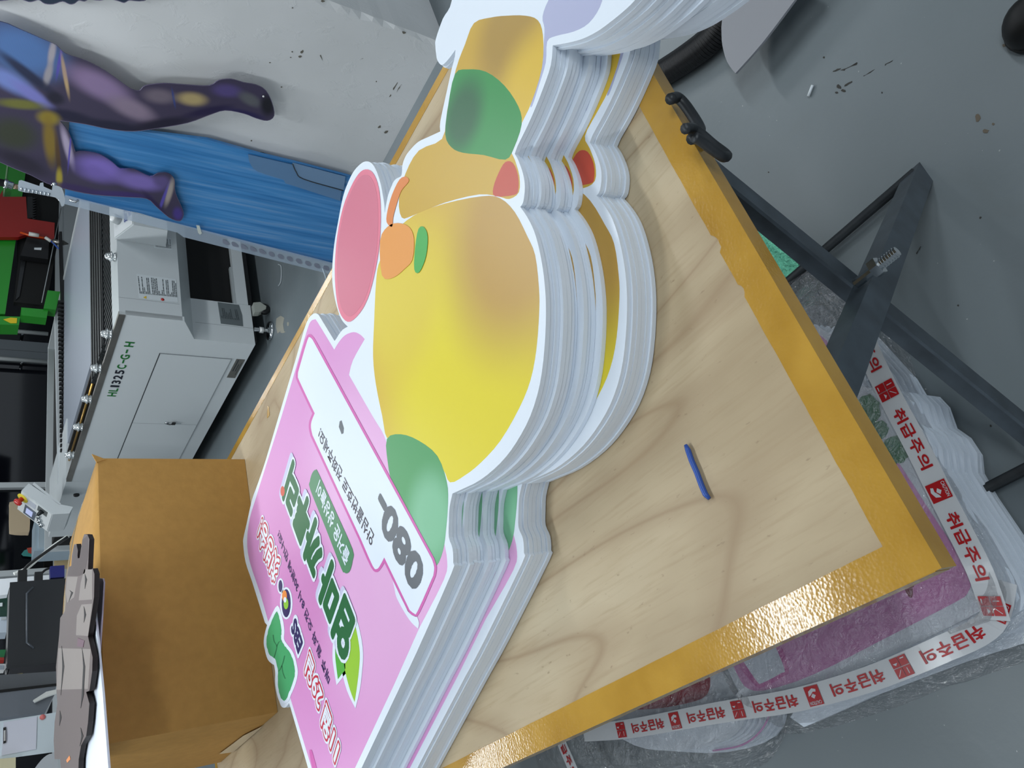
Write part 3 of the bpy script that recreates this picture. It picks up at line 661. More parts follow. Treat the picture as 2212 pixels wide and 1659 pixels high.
face_grid('back_panel', lambda u, v: (BX0+(BX1-BX0)*u, BY1 + bul(u, v, .006), ZB0+(BZ1-ZB0)*v), 8, 6, M_CARD)
face_grid('left_panel', lambda u, v: (BX0 - bul(u, v, .004), BY0+(BY1-BY0)*u, ZB0+(BZ1-ZB0)*v), 8, 6, M_CARD)
face_grid('right_panel', lambda u, v: (BX1 + bul(u, v, .006), BY0+(BY1-BY0)*u, ZB0+(BZ1-ZB0)*v), 8, 6, M_CARD)
face_grid('bottom_panel', lambda u, v: (BX0+(BX1-BX0)*u, BY0+(BY1-BY0)*v, ZB0), 2, 2, M_CARD)
ym = (BY0+BY1)/2
def flap(name, y0, y1, s):
    bm = bmesh.new(); n = 14; top = []; bot = []
    for i in range(n+1):
        u = i/n; a = []; b = []
        for j in range(7):
            v = j/6; z = BZ1 + .05*math.sin(math.pi*min(1, u*1.0))**.8*math.sin(v*math.pi/2) + .002
            p = Vector((BX0+(BX1-BX0)*u, y0+(y1-y0)*v, z)); a.append(bm.verts.new(p)); b.append(bm.verts.new(p - Vector((0, 0, .004))))
        top.append(a); bot.append(b)
    for i in range(n):
        for j in range(6):
            bm.faces.new((top[i][j], top[i+1][j], top[i+1][j+1], top[i][j+1])); bm.faces.new((bot[i][j], bot[i+1][j], bot[i+1][j+1], bot[i][j+1]))
    for i in range(n):
        for j in (0, 6): bm.faces.new((top[i][j], top[i+1][j], bot[i+1][j], bot[i][j]))
    for j in range(6):
        for i in (0, n): bm.faces.new((top[i][j], top[i][j+1], bot[i][j+1], bot[i][j]))
    return link(name, mesh_from(bm, name), M_CARD, cb, smooth=True)
flap('top_flap', BY0, ym-.002, 1); flap('top_flap', BY1, ym+.002, -1)
zt_ = lambda u: BZ1 + .05*math.sin(math.pi*u)**.8 + .0032
bm = bmesh.new(); pv = None
for i in range(15):
    u = i/14; z = zt_(u); r_ = [bm.verts.new((BX0+(BX1-BX0)*u, ym+d, z + (0 if abs(d) < .01 else -.0012))) for d in (-.024, 0, .024)]
    if pv:
        for j in range(2): bm.faces.new((pv[j], pv[j+1], r_[j+1], r_[j]))
    pv = r_
link('packing_tape', mesh_from(bm, 'packing_tape'), M_CLEAR, cb)
prism('side_tape', [(BX0-.0045, BY0+.12, ZT+.004), (BX0-.0045, BY0+.42, ZT+.004), (BX0-.0048, BY0+.40, ZT+.05), (BX0-.0046, BY0+.2, ZT+.035)], (-.0004, 0, 0), M_CLEAR, cb)
prism('corner_tab', [(BX1-.004, BY0-.002, BZ1-.02), (BX1+.012, BY0-.004, BZ1+.016), (BX1-.014, BY0-.002, BZ1+.004)], (0, .004, 0), M_CARD, cb)
# on the box: a white sheet, a curled sheet and the brown die-cut pieces
ZC = BZ1 + .022
def flatpx(name, pts, z, t, m, parent=None, sub=1):
    q = catmull(pts, True, sub) if sub > 1 else pts
    return prism(name, [at(px, py, z) for px, py in q], (0, 0, -t), m, parent)
sheet = tag(flatpx('white_board_sheet', [(186,1228),(197,1225),(206,1330),(222,1500),(234,1659),(240,1760),(150,1760),(172,1500),(180,1330)], 1.226, .004, M_BOARD), 'long white board sheet lying on the cardboard box under the brown cut-out', 'board sheet')
rb = tag(flatpx('grey_backed_sheet', [(207,1248),(222,1250),(224,1258),(220,1330),(214,1420),(205,1420),(203,1330)], 1.216, .003, mat('mauve_backed_sheet', srgb(182, 176, 190), .45)), 'short grey-mauve sheet lying nearest the box front edge', 'board sheet')
M_BRN = mat('brown_print', srgb(82, 68, 66), .5); M_DBRN = mat('dark_brown_print', srgb(50, 28, 27), .5); M_TAUPE = mat('taupe_print', srgb(122, 113, 108), .5)
co = thing('die_cut_figure', 'brown and grey printed die-cut board piece with slits on the box', 'cut-out', at(170, 1450, 1.236))
ZCO = 1.240
CUT = [(189,1155),(193,1165),(190,1230),(186,1240),(200,1228),(204,1240),(203,1290),(197,1330),(190,1375),(200,1420),(199,1450),(193,1492),(186,1495),(193,1520),(190,1560),(186,1590),(175,1610),(170,1640),(168,1700),(135,1700),(130,1640),(118,1640),(116,1600),(118,1560),(124,1520),(122,1490),(121,1440),(128,1370),(130,1335),(140,1320),(142,1300),(141,1260),(148,1225),(154,1222),(155,1200),(160,1176),(165,1175),(168,1190),(167,1208),(172,1205),(178,1165),(182,1154)]
flatpx('core_board', CUT, ZCO, .010, mat('black_core', srgb(30, 22, 22), .6), co)
flatpx('printed_face', CUT, ZCO+.0004, .0004, M_BRN, co)
flatpx('dark_upper', [(189,1157),(190,1200),(183,1238),(172,1244),(146,1244),(149,1226),(155,1222),(160,1178),(165,1178),(168,1206),(173,1205),(178,1166)], ZCO+.0006, .0005, M_DBRN, co)
flatpx('grey_plate', [(176,1306),(199,1304),(194,1345),(190,1374),(164,1372),(166,1330)], ZCO+.0006, .0005, M_TAUPE, co)
flatpx('grey_plate', [(182,1230),(199,1230),(199,1295),(170,1297),(174,1260)], ZCO+.0006, .0005, M_TAUPE, co)
flatpx('grey_plate', [(145,1246),(168,1246),(160,1290),(145,1302),(142,1280)], ZCO+.0006, .0005, M_TAUPE, co)
flatpx('grey_plate', [(126,1400),(196,1402),(190,1488),(122,1490)], ZCO+.0006, .0005, MATS['taupe_print'], co)
M_SLIT = mat('slit_black', srgb(18, 14, 15), .7)
for s in ([(133,1395),(136,1440),(131,1502)], [(177,1400),(181,1440),(178,1500),(174,1530)], [(181,1310),(183,1328),(181,1345)], [(150,1275),(155,1280),(148,1300)], [(129,1535),(130,1550),(128,1568)], [(174,1572),(177,1590),(172,1612)], [(183,1240),(185,1252),(183,1272)]):
    q = [(s[0][0], s[0][1])] + [(x+2.5, y) for x, y in s[1:-1]] + [s[-1]] + [(x-1.5, y) for x, y in s[1:-1][::-1]]
    flatpx('slit', q, ZCO+.0012, .0006, M_SLIT, co)
flatpx('coloured_patch', [(168,1378),(182,1384),(179,1398),(166,1396)], ZCO+.0012, .0005, mat('plum_print', srgb(92, 60, 76), .5), co)
flatpx('orange_patch', [(143,1642),(150,1632),(152,1640),(145,1648)], ZCO+.0012, .0005, mat('orange_patch_print', srgb(214, 128, 56), .5), co)

# ------------------------------------------------------------------ the laser cutter
mc = thing('laser_cutter', 'white flatbed laser cutting machine with green gantry and knobbed front edge', 'machine', mp(1.5, 1, 0))
def mbox(name, l0, l1, w0, w1, z0, z1, m, parent=mc, bev=0): return box(name, l0, l1, w0, w1, z0, z1, m, parent, mp, bev)
LE = 1.868                                              # end of the front panel
fpn = prism('front_panel', [mp(l, 0, z) for l, z in ((-.16,.82),(-.16,.53),(0,.443),(0,.101),(LE,.101),(LE,.82))], WD*.03, M_MACH, mc)
mbox('edge_strip', -.16, LE, -.003, .02, .82, .852, M_BRUSHED)
M_SEAM = mat('panel_seam', srgb(48, 54, 58), .6); M_SEAM2 = mat('panel_seam_light', srgb(140, 146, 149), .6)
fd = mbox('service_door', .172, LE-.02, -.004, 0, .194, .586, M_MACH)
def sub(name, l0, l1, w0, w1, z0, z1, m): return mbox(name, l0, l1, w0, w1, z0, z1, m, fd)
mbox('seam', .169, LE, -.0044, -.0002, .586, .5905, M_SEAM); mbox('seam', .168, LE, -.0042, -.0002, .1905, .1935, M_SEAM2); mbox('seam', .168, .171, -.0042, -.0002, .192, .588, M_SEAM2)
mbox('seam', .99, .992, -.0046, -.003, .194, .586, M_SEAM2)
kc = mp(.974, -.004, .385)
lk = lathe('lock', [(.013, 0), (.013, .006), (.009, .008)], kc, M_CHROME, fd, -WD, 12)
tube('key_ring', [kc - WD*.01, kc - WD*.014 + Vector((0, 0, -.02)), kc - WD*.012 + Vector((0, 0, -.035)) - LD*.01], .003, M_BLACK, mc, 6)
box('key_head', -.012, .012, -.004, .004, -.05, -.028, M_BLACK, mc, lambda x, y, z: kc + LD*(x-.012) - WD*(.012+y) + Vector((0, 0, z)))
box('key_blade', -.003, .003, -.001, .001, -.085, -.05, M_CHROME, mc, lambda x, y, z: kc + LD*(x-.016) - WD*(.012+y) + Vector((0, 0, z)))
npz = mbox('warning_plate', .166, .378, -.0025, 0, .113, .163, mat('dull_metal_plate', srgb(120, 118, 112), .4, .5))
mbox('plate_print', .175, .30, -.0032, -.0024, .146, .152, M_SEAM); mbox('plate_print', .22, .30, -.0032, -.0024, .132, .137, M_SEAM); mbox('plate_print', .20, .34, -.0032, -.0024, .122, .125, M_SEAM)
def mfp(l, z, d=.0046): return mp(l, -d, z)
def front_words(body, l0, l1, z0, z1, m, off):
    # reads from large l to small l as seen from the aisle
    return lettering('model_lettering', body, mfp(l0, z0, .001), mfp(l1, z0, .001), mfp(l0, z1, .001), m, mc, off, .0006, off)
M_TG = mat('lettering_green', srgb(20, 112, 44), .4); M_TK = mat('lettering_navy', srgb(18, 22, 38), .4)
for chh, l0, l1, mm in (('H', .675, .628, M_TG), ('L', .618, .580, M_TG), ('1', .568, .545, M_TK), ('3', .530, .490, M_TK), ('2', .478, .432, M_TK), ('5', .420, .375, M_TK), ('C', .362, .318, M_TG), ('G', .262, .212, M_TG), ('H', .132, .082, M_TG)):
    front_words(chh, l0, l1, .732, .780, mm, .03)
for l0 in (.302, .196): mbox('model_dash', l0-.036, l0, -.0016, -.001, .752, .761, M_TG)
# end of the machine: overhanging head box, frame round the black opening
bm = bmesh.new(); b_prism(bm, [mp(l, .002, z) for l, z in ((-.16,.85),(-.16,.54),(0,.445),(.03,.445),(.03,.85))], WD*1.996)
link('end_head', mesh_from(bm, 'end_head'), M_MACH, mc)
mbox('end_stile', 0, .03, .03, .285, .101, .445, M_MACH); mbox('end_stile', 0, .03, 1.75, 2.0, .101, .445, M_MACH)
mbox('end_rail', -.004, .03, .285, 1.75, .115, .182, M_MACH); mbox('inner_lip', -.002, .02, .285, .56, .182, .20, M_MACH2)
mbox('cavity_shade_block', .035, 3.2, .04, 1.96, .12, .80, M_DARK)  # solid block; shade of the open cavity put into its near-black colour
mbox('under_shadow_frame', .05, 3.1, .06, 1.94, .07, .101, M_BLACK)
mbox('seam', -.1605, -.159, .110, .1115, .55, .85, M_SEAM2); mbox('seam', -.0006, .001, .116, .1175, .101, .43, M_SEAM2)
mbox('back_panel', .03, 3.2, 1.97, 2.0, .101, .85, M_MACH); mbox('far_panel', 3.2, 3.23, 0, 2.0, .101, .85, M_MACH)
# rating plate and printed labels on the end
rp = [mend(px, py, 0) - LD*.002 for px, py in ((470,653),(516,659),(523,681),(525,705),(477,699))]
prism('rating_plate', rp, LD*.0018, mat('rating_plate_metal', srgb(126, 134, 136), .35, .6), mc)
def lines(name, corners, n, m, fr0=.06, fr1=.94, seed=1, bar=.4, skip=()):
    """rows of print on a label: corners are top-left, top-right, bottom-right, bottom-left"""
    rr = random.Random(seed); a, b, c, d = [Vector(p) for p in corners]; bm = bmesh.new()
    nrm = (b-a).cross(d-a).normalized()
    if nrm.dot(CAM - a) < 0: nrm = -nrm
    for i in range(n):
        if i in skip: continue
        v0 = (i+.3)/n; v1 = v0 + bar/n; u = fr0
        while u < fr1 - .04:
            w = rr.uniform(.03, .16); u1 = min(u+w, fr1)
            q = [a.lerp(b, s).lerp(d.lerp(c, s), t) + nrm*.0012 for s, t in ((u, v0), (u1, v0), (u1, v1), (u, v1))]
            bm.faces.new([bm.verts.new(p) for p in q]); u = u1 + rr.uniform(.008, .03)
            if rr.random() < .08: break
    return link(name, mesh_from(bm, name), m, mc)
M_LBL = mat('label_paper', srgb(214, 221, 224), .5); M_LTX = mat('label_print', srgb(58, 66, 70), .6)
def elab(px, l=-.16, d=.0016): return mend(*px, l) - LD*d
lines('plate_text', [elab(p, 0, .0024) for p in ((478,689),(474,664),(512,668),(518,694))], 11, M_LTX, seed=3)
LB = [(299.8,644.8),(294.7,592),(380,603.6),(384.4,653.5)]
prism('instruction_label', [elab(p) for p in LB], LD*.001, M_LBL, mc)
lines('label_text', [elab(p, -.16, .002) for p in ((301,637),(296,594),(380,605.5),(383,645))], 24, M_LTX, seed=5, bar=.45)
prism('label_triangle', [elab(p, -.16, .0035) for p in ((309,643),(316,640),(316,646))], LD*.0006, mat('warning_yellow', srgb(226, 186, 40), .5), mc)
lathe('label_stop_sign', [(.009, 0), (.009, .0012)], elab((351,647.5), -.16, .002), mat('stop_red', srgb(196, 48, 40), .5), mc, -LD, 14)
prism('small_label', [elab(p) for p in ((333,536.5),(329.4,511),(369,515),(372,541))], LD*.001, M_LBL, mc)
lines('label_text', [elab(p, -.16, .002) for p in ((336,535),(332,513),(368,516),(370,539))], 12, M_LTX, seed=9, bar=.4)
# power box with sloping panel
def sl(px, py, l): return mloc(mend(px, py, l))
pw0, pw1 = .50, 1.35
prism('power_box', [mp(l, pw0, z) for l, z in ((-.161,.86),(-.30,.79),(-.30,.62),(-.161,.60))], WD*(pw1-pw0), M_MACH, mc)
pp = lambda s, w, d=0: mp(-.161 - .139*s - d*.45, w, .86 - .07*s + d*.89)
prism('power_panel', [pp(.02, pw0+.01, .001), pp(.96, pw0+.01, .001), pp(.96, pw1-.01, .001), pp(.02, pw1-.01, .001)], (0, 0, .003), mat('panel_white', srgb(226, 230, 232), .35), mc)
for i, w in enumerate((pw0+.10, pw0+.24)):
    c = pp(.30, w, .004); nz = (Vector((0, 0, 1))*.89 - LD*.45).normalized()
    lathe('push_button', [(.026, 0), (.026, .034), (.022, .036)], c, M_MACH2, mc, nz, 14); lathe('button_cap', [(.0215, .034), (.0215, .041), (.018, .043)], c, mat('button_white', srgb(244, 246, 246), .3), mc, nz, 14)
    lettering('button_words', 'POWER', pp(.74, w+.045, .005), pp(.74, w-.045, .005), pp(.56, w+.045, .005), mat('lettering_blue', srgb(48, 70, 160), .4), mc, .01, -.0006)
    lettering('button_words', ('ON', 'OFF')[i], pp(.94, w+.02, .005), pp(.94, w-.02, .005), pp(.78, w+.02, .005), MATS['lettering_blue'], mc, .01, -.0006)
# bed
ZBD = .845
mbox('slat_mesh', .0, .30, .05, 1.95, .80, .838, M_BLACK)
for k in range(46): mbox('mesh_bar', .02, .29, .06+k*.0405, .075+k*.0405, .836, .846, M_DKSTEEL)
mbox('end_roller_cover', .31, .74, .12, 1.95, .80, .852, mat('black_ribbed_rubber', srgb(36, 40, 42), .45, bump=(90, .7), vary=(60, .35)))
for k in range(5): mbox('roller_rib', .33+k*.085, .35+k*.085, .12, 1.95, .852, .857, M_BLACK)
mbox('cutting_bed', .745, 2.12, .30, 1.95, .80, ZBD, mat('bed_grey_sheet', srgb(150, 158, 170), .35, bump=(3, .2)))
mbox('side_tray', .06, 1.87, .022, .11, .78, .815, mat('dark_greenish_tray', srgb(44, 54, 50), .2, .4))  # tray in one dark greenish glossy tone
tube('guide_rail', [mp(.75, .16, .835), mp(1.86, .16, .835)], .008, mat('brass_rail', srgb(176, 140, 74), .3, .7), mc, 8)
mbox('tray_wall', .74, 1.88, .20, .22, .78, .85, M_BLACK)
for k, l in enumerate((.48, .62, .66)): mbox('bracket', l, l+.03, .03, .12, .815, .83, M_BRUSHED)
# knobs along the front edge and the end
kp = [(.006, 0), (.026, .002), (.026, .006), (.022, .010), (.021, .018), (.030, .022), (.031, .026), (.021, .031), (.020, .040), (.015, .050), (.006, .055)]
for l in (.042, .388, .739, 1.089, 1.479): lathe('knob', kp, mp(l, .01, .852), mat('clear_knob', srgb(206, 212, 214), .12, .55), mc, (0, 0, 1), 14)
for (w, l) in ((.40, -.13), (.90, -.12)): lathe('knob', kp, mp(l, w, .851), MATS['clear_knob'], mc, (0, 0, 1), 14)
# gantry across the bed, as seen over the bed
LG = 2.25
def gpl(name, pts, m, l=LG, t=.10, sub_=1): return prism(name, [mend(px, py, l) for px, py in pts], LD*t, m, mc)
gpl('bellows_cover', [(132,640),(135,985),(143,985),(140,640),(134,500),(128,500)], M_BLACK, 2.14, .05)
a0, a1 = Vector(mend(131,655,2.13)), Vector(mend(137,985,2.13))
for k in range(34):
    c = a0.lerp(a1, k/34); s = .010 + .004*(k % 2)
    mbox('bellows_fold', *(mloc(c)[0]-.03, mloc(c)[0]), mloc(c)[1]-.012, mloc(c)[1]+.006, mloc(c)[2]-.02, mloc(c)[2]+.022, M_BLACK)
gpl('cross_rail', [(118,650),(126,1040),(134,1040),(131,650)], M_FRAME, 2.30, .05)
gpl('gantry_beam', [(-60,300),(58,352),(55,375),(11,678),(-60,678)], M_GREEN, 2.32, .12)
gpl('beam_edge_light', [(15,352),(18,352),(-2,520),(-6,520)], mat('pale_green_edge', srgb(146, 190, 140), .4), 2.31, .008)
gpl('beam_end_block', [(-40,682),(44,684),(41,702),(-40,700)], M_GREEN, 2.31, .14)
wl = gpl('beam_warning', [(7,690),(23,686),(37,687),(36,698),(23,698)], mat('warning_yellow2', srgb(220, 190, 36), .5), 2.305, .003)
gpl('beam_label', [(7,481),(20,482),(17,507),(4,505)], M_LBL, 2.315, .003)
gpl('carriage_plate', [(-10,440),(6,410),(6,425),(56,425),(59,472),(118,481),(117,520),(110,517),(60,505),(40,512),(-10,512)], M_RED, 2.26, .04)
gpl('bellows_body', [(40,375),(72,378),(128,402),(126,515),(100,660),(30,652),(38,560)], M_DARK, 2.36, .05)
gpl('bellows_highlight', [(59,425),(70,425),(73,470),(58,472)], mat('black_bellows', srgb(34, 36, 38), .4), 2.35, .01)
for k in range(9): gpl('bellows_tooth', [(70, 427+k*5.4), (79, 428+k*5.4), (71, 431+k*5.4)], MATS['black_bellows'], 2.345, .01)
gpl('chain_guide', [(48,545),(58,548),(42,640),(34,648)], MATS['black_bellows'], 2.35, .02)
gpl('motor_block', [(58,512),(106,520),(104,560),(44,552)], M_BLACK, 2.27, .06)
gpl('motor_label', [(74,535),(90,535),(89,540),(74,539)], M_LBL, 2.268, .003)
gpl('support_block', [(103,627),(130,630),(121,669),(94,666)], M_GREEN, 2.22, .10)
gpl('support_block', [(46,664),(104,669),(101,687),(46,681)], M_GREEN, 2.24, .10)
tube('drive_belt', [mend(132,450,2.24), mend(90,654,2.24)], .004, mat('belt_grey', srgb(140, 146, 148), .4), mc, 6)
nz0, nz1, nz2 = mend(113,521,2.2), mend(138,525,2.2), mend(148,527,2.2)
tube('laser_nozzle', [nz0, nz1, nz1.lerp(nz2, .05), nz2], [.022, .022, .019, .004], M_BRUSHED, mc, 12)
tube('air_hose', [mend(44,502,2.24), mend(62,508,2.23), mend(95,514,2.22)], .009, mat('orange_hose', srgb(216, 84, 36), .4), mc, 8)
tube('air_valve', [mend(62,505,2.215), mend(84,509,2.215)], .018, mat('valve_white', srgb(214, 214, 208), .4), mc, 8); tube('air_fitting', [mend(98,513,2.21), mend(110,521,2.21)], .014, MATS['valve_white'], mc, 8)
tube('blue_hose', [tuple(v) for v in catmull([tuple(mend(*p, 2.2)) for p in ((111,521),(120,530),(127,537),(133,532))], False, 4)], .007, mat('blue_hose', srgb(44, 84, 170), .4), mc, 8)
# console at the end of the front panel
LC0, LC1 = 1.872, 2.18
mbox('console_base', LC0, 2.9, .0, .5, .101, .852, M_MACH)
prof = [(46.3,1060),(114.3,1111),(150,1109),(158,1095),(128.8,1089),(62.2,1044)]
P3 = [mloc(mend(px, py, LC0)) for px, py in prof]
cb_ = prism('console_body', [mp(LC0, w, z) for (_, w, z) in P3], LD*(LC1-LC0), M_MACH, mc)
prism('console_visor', [mend(px, py, LC0-.0) for px, py in ((73.8,1042),(132,1088),(128,1091),(70,1046))], LD*(LC1-LC0), M_MACH, mc)
fA, fB = Vector(mp(LC0, P3[0][1], P3[0][2])), Vector(mp(LC0, P3[1][1], P3[1][2]))
fn = (fB - fA).cross(LD).normalized()
if fn.dot(CAM - fA) < 0: fn = -fn
def cf(s, t, d=.002): return fA + (fB-fA)*s + LD*(LC1-LC0)*t + fn*d
def cpatch(name, s0, s1, t0, t1, m, d=.002, th=.003): return prism(name, [cf(s0, t0, d), cf(s1, t0, d), cf(s1, t1, d), cf(s0, t1, d)], fn*th, m, mc)
cpatch('face_plate', .02, .98, .04, .96, mat('console_plate', srgb(222, 226, 226), .35), .0005, .003)
cpatch('display_frame', .20, .56, .46, .92, mat('display_grey', srgb(96, 104, 116), .3)); cpatch('display_screen', .27, .47, .55, .80, mat('lit_screen', srgb(150, 160, 196), .3, emit=((.45, .5, .75, 1), .5)), .006)
cpatch('key_pad', .20, .50, .12, .36, mat('pad_grey', srgb(186, 192, 202), .4)); cpatch('joystick_plate', .56, .86, .06, .30, mat('plate_dark', srgb(92, 98, 98), .4))
lathe('stop_collar', [(.040, 0), (.040, .008)], cf(.10, .24), mat('yellow_collar', srgb(226, 206, 60), .4), mc, fn, 16)
lathe('stop_button', [(.016, .006), (.016, .03), (.028, .036), (.028, .05), (.02, .056)], cf(.10, .24), mat('stop_button_red', srgb(196, 44, 38), .35), mc, fn, 16)
lathe('joystick', [(.018, 0), (.014, .02), (.01, .04)], cf(.70, .20), M_DKSTEEL, mc, fn, 12)
for s, t in ((.66, .50), (.72, .66), (.80, .80)): lathe('selector', [(.018, 0), (.018, .012), (.012, .022)], cf(s, t), M_CHROME, mc, fn, 12)
lathe('side_button', [(.020, 0), (.020, .010), (.012, .016)], mp(2.05, -.0, .66) if False else mfront(165, 1068, 0), M_BLACK, mc, -WD, 14)
# levelling foot and castor
ft = mloc(at(590, 715, 0))
fx, fw = ft[0], ft[1]
lathe('levelling_foot', [(.055, 0), (.058, .006), (.056, .016), (.03, .022), (.012, .026), (.012, .10)], mp(fx+.03, fw+.02, 0), M_CHROME, mc, (0, 0, 1), 20)
lathe('foot_nut', [(.02, .048), (.02, .07)], mp(fx+.03, fw+.02, 0), mat('nut_white', srgb(222, 224, 222), .3, .4), mc, (0, 0, 1), 6)
cl, cw = mloc(at(585, 668, 0))[:2]
lathe('castor_wheel', [(.028, -.014), (.034, -.012), (.034, .012), (.028, .014)], mp(cl+.02, cw+.01, .034), M_BLACK, mc, LD, 18)
prism('castor_fork', [mp(cl, cw + dx, z) for dx, z in ((-.035,.10),(.035,.10),(.045,.06),(.02,.025),(-.002,.03),(-.03,.07))], LD*.044, mat('castor_grey', srgb(168, 172, 164), .4), mc)
for (l, w) in ((.1, 1.7), (2.9, .2), (2.9, 1.8)): lathe('levelling_foot', [(.055, 0), (.056, .016), (.012, .026), (.012, .10)], mp(l, w, 0), M_CHROME, mc, (0, 0, 1), 14)

# ------------------------------------------------------------------ blue plastic sheets and the clear comb sheet against the pillar
def m_blue():
    m, nt, b = newmat('blue_fluted_sheet')
    n1 = noise(nt, mapping(nt, (1, 22, .9)), 2.2, 4); n2 = noise(nt, mapping(nt, (1, 70, 1.2)), 3, 3)
    c = ramp_(nt, n1, ((.3, srgb(44, 116, 178)), (.55, srgb(70, 140, 200)), (.75, srgb(116, 158, 202))))
    c = mix(nt, ramp_(nt, n2, ((.55, (0, 0, 0, 1)), (.8, (.4, .4, .4, 1)))), c, srgb(120, 156, 196))
    nt.links.new(c, b.inputs['Base Color']); b.inputs['Roughness'].default_value = .3; return m
M_BLUE = m_blue()
XB = 2.56
BS = [(150,262),(205,272),(330,287),(450,302),(560,333),(640,352),(742,378),(760,383),(760,600),(715,570),(640,552),(530,525),(420,495),(300,460),(200,440),(140,425)]
bsh = tag(prism('blue_plastic_sheet', [ax(px, py, XB) for px, py in BS], (.014, 0, 0), M_BLUE), 'tall blue fluted plastic sheet leaning against the white pillar', 'plastic sheet')
bs2 = thing('clear_offcut_sheet', 'clear plastic offcut with rounded corner on the blue sheet', 'plastic sheet', ax(690, 370, XB-.01))
prism('sheet_piece', [ax(px, py, XB-.008) for px, py in catmull([(536,334),(540,352),(556,370),(612,388),(617,396),(735,434),(742,382)], True, 3, {0, 3, 4, 5, 6})], (.004, 0, 0), mat('blue_clear_sheet', srgb(96, 132, 170), .25), bs2)
prism('sheet_piece', [ax(px, py, XB-.013) for px, py in catmull([(632,352),(640,372),(656,386),(742,410),(746,382)], True, 3, {0, 3, 4})], (.003, 0, 0), mat('blue_clear_sheet_light', srgb(112, 142, 174), .25), bs2)
tube('cut_line', [tuple(ax(px, py, XB-.014)) for px, py in catmull([(632,354),(640,372),(656,387),(742,412)], False, 4)], .0022, M_SEAM, bs2, 5)
# clear comb sheet: strip with half-round punched holes along its edge
def m_clear(name, col, a): return mat(name, col, .15, alpha=a)
cs = thing('clear_comb_sheet', 'clear plastic sheet with a row of half-round punched holes beside the blue sheet', 'plastic sheet', ax(640, 560, XB-.03))
E0, E1 = (140,426), (720,573)
def edge_pt(t, off): return (E0[0] + (E1[0]-E0[0])*t - off*.245, E0[1] + (E1[1]-E0[1])*t + off)
n = 40
pl = [edge_pt(t/n, -4) for t in range(n+1)] + [edge_pt(t/n, 14 if t/n < .45 else 20) for t in range(n, -1, -1)]
prism('sheet_strip', [ax(px, py, XB-.02) for px, py in pl], (.003, 0, 0), m_clear('clear_plastic', srgb(190, 206, 222), .42), cs)
for k in range(12):
    t = .60 + k*.034; c = edge_pt(t, 9)
    if k < 5: q = [(c[0]-5, c[1]-5), (c[0]+2, c[1]-4), (c[0]+9, c[1]+2), (c[0]+9, c[1]+6), (c[0]-3, c[1]+3)]
    else: q = [(c[0]-3, c[1]-4), (c[0]+6, c[1]-2), (c[0]+9, c[1]+6), (c[0]+2, c[1]+6), (c[0]-4, c[1]+1)]
    prism('punched_hole', [ax(px, py, XB-.0215) for px, py in catmull(q, True, 2)], (.001, 0, 0), mat('hole_shade', srgb(128, 134, 150), .5), cs)
prism('support_clip', [ax(px, py, XB-.022) for px, py in ((424,487),(431,488),(436,504),(432,507),(428,503))], (.003, 0, 0), mat('clip_cream', srgb(206, 212, 204), .5), cs)
tube('bottom_wire', [ax(697,580,XB-.02), ax(706,608,XB-.02), ax(712,610,XB-.02)], .003, mat('pale_wire', srgb(190, 204, 216), .4), cs, 6)

# ------------------------------------------------------------------ printed leg cut-outs hanging by the pillar
XL = 2.535
LEG = [(0,47),(44,64),(94.5,86),(121.5,98),(142,116.5),(189,133),(229.6,155),(270,184),(287,194),(302,196),(314,185.7),(354.5,180.6),(405,184),(452,185.7),(472.6,174),(499.6,171.5),(526.7,179),(553.7,184),(574,196),(587.4,223),(591.5,250),(577.3,260),(553.7,255),(526.7,244.8),(486,238),(452,248),(405,265),(337.6,276.8),(287,283),(236,278.5),(185.7,268),(135,260.6),(130,262),(148.5,287),(162,329),(182,327.5),(216,334),(243,351),(260,364.6),(290,366),(324,381.5),(341,374.7),(363,374.7),(376.4,388),(378,415),(395,455.8),(393,472.6),(385,477),(364.6,469),(337.6,445.6),(317,428.8),(270,425),(202.6,420),(145,408.5),(101,395),(67.5,378),(33.8,364.6),(0,349.4),(-80,310),(-120,200),(-80,40)]
LP = lambda px, py: tuple(ax(px, py, XL))
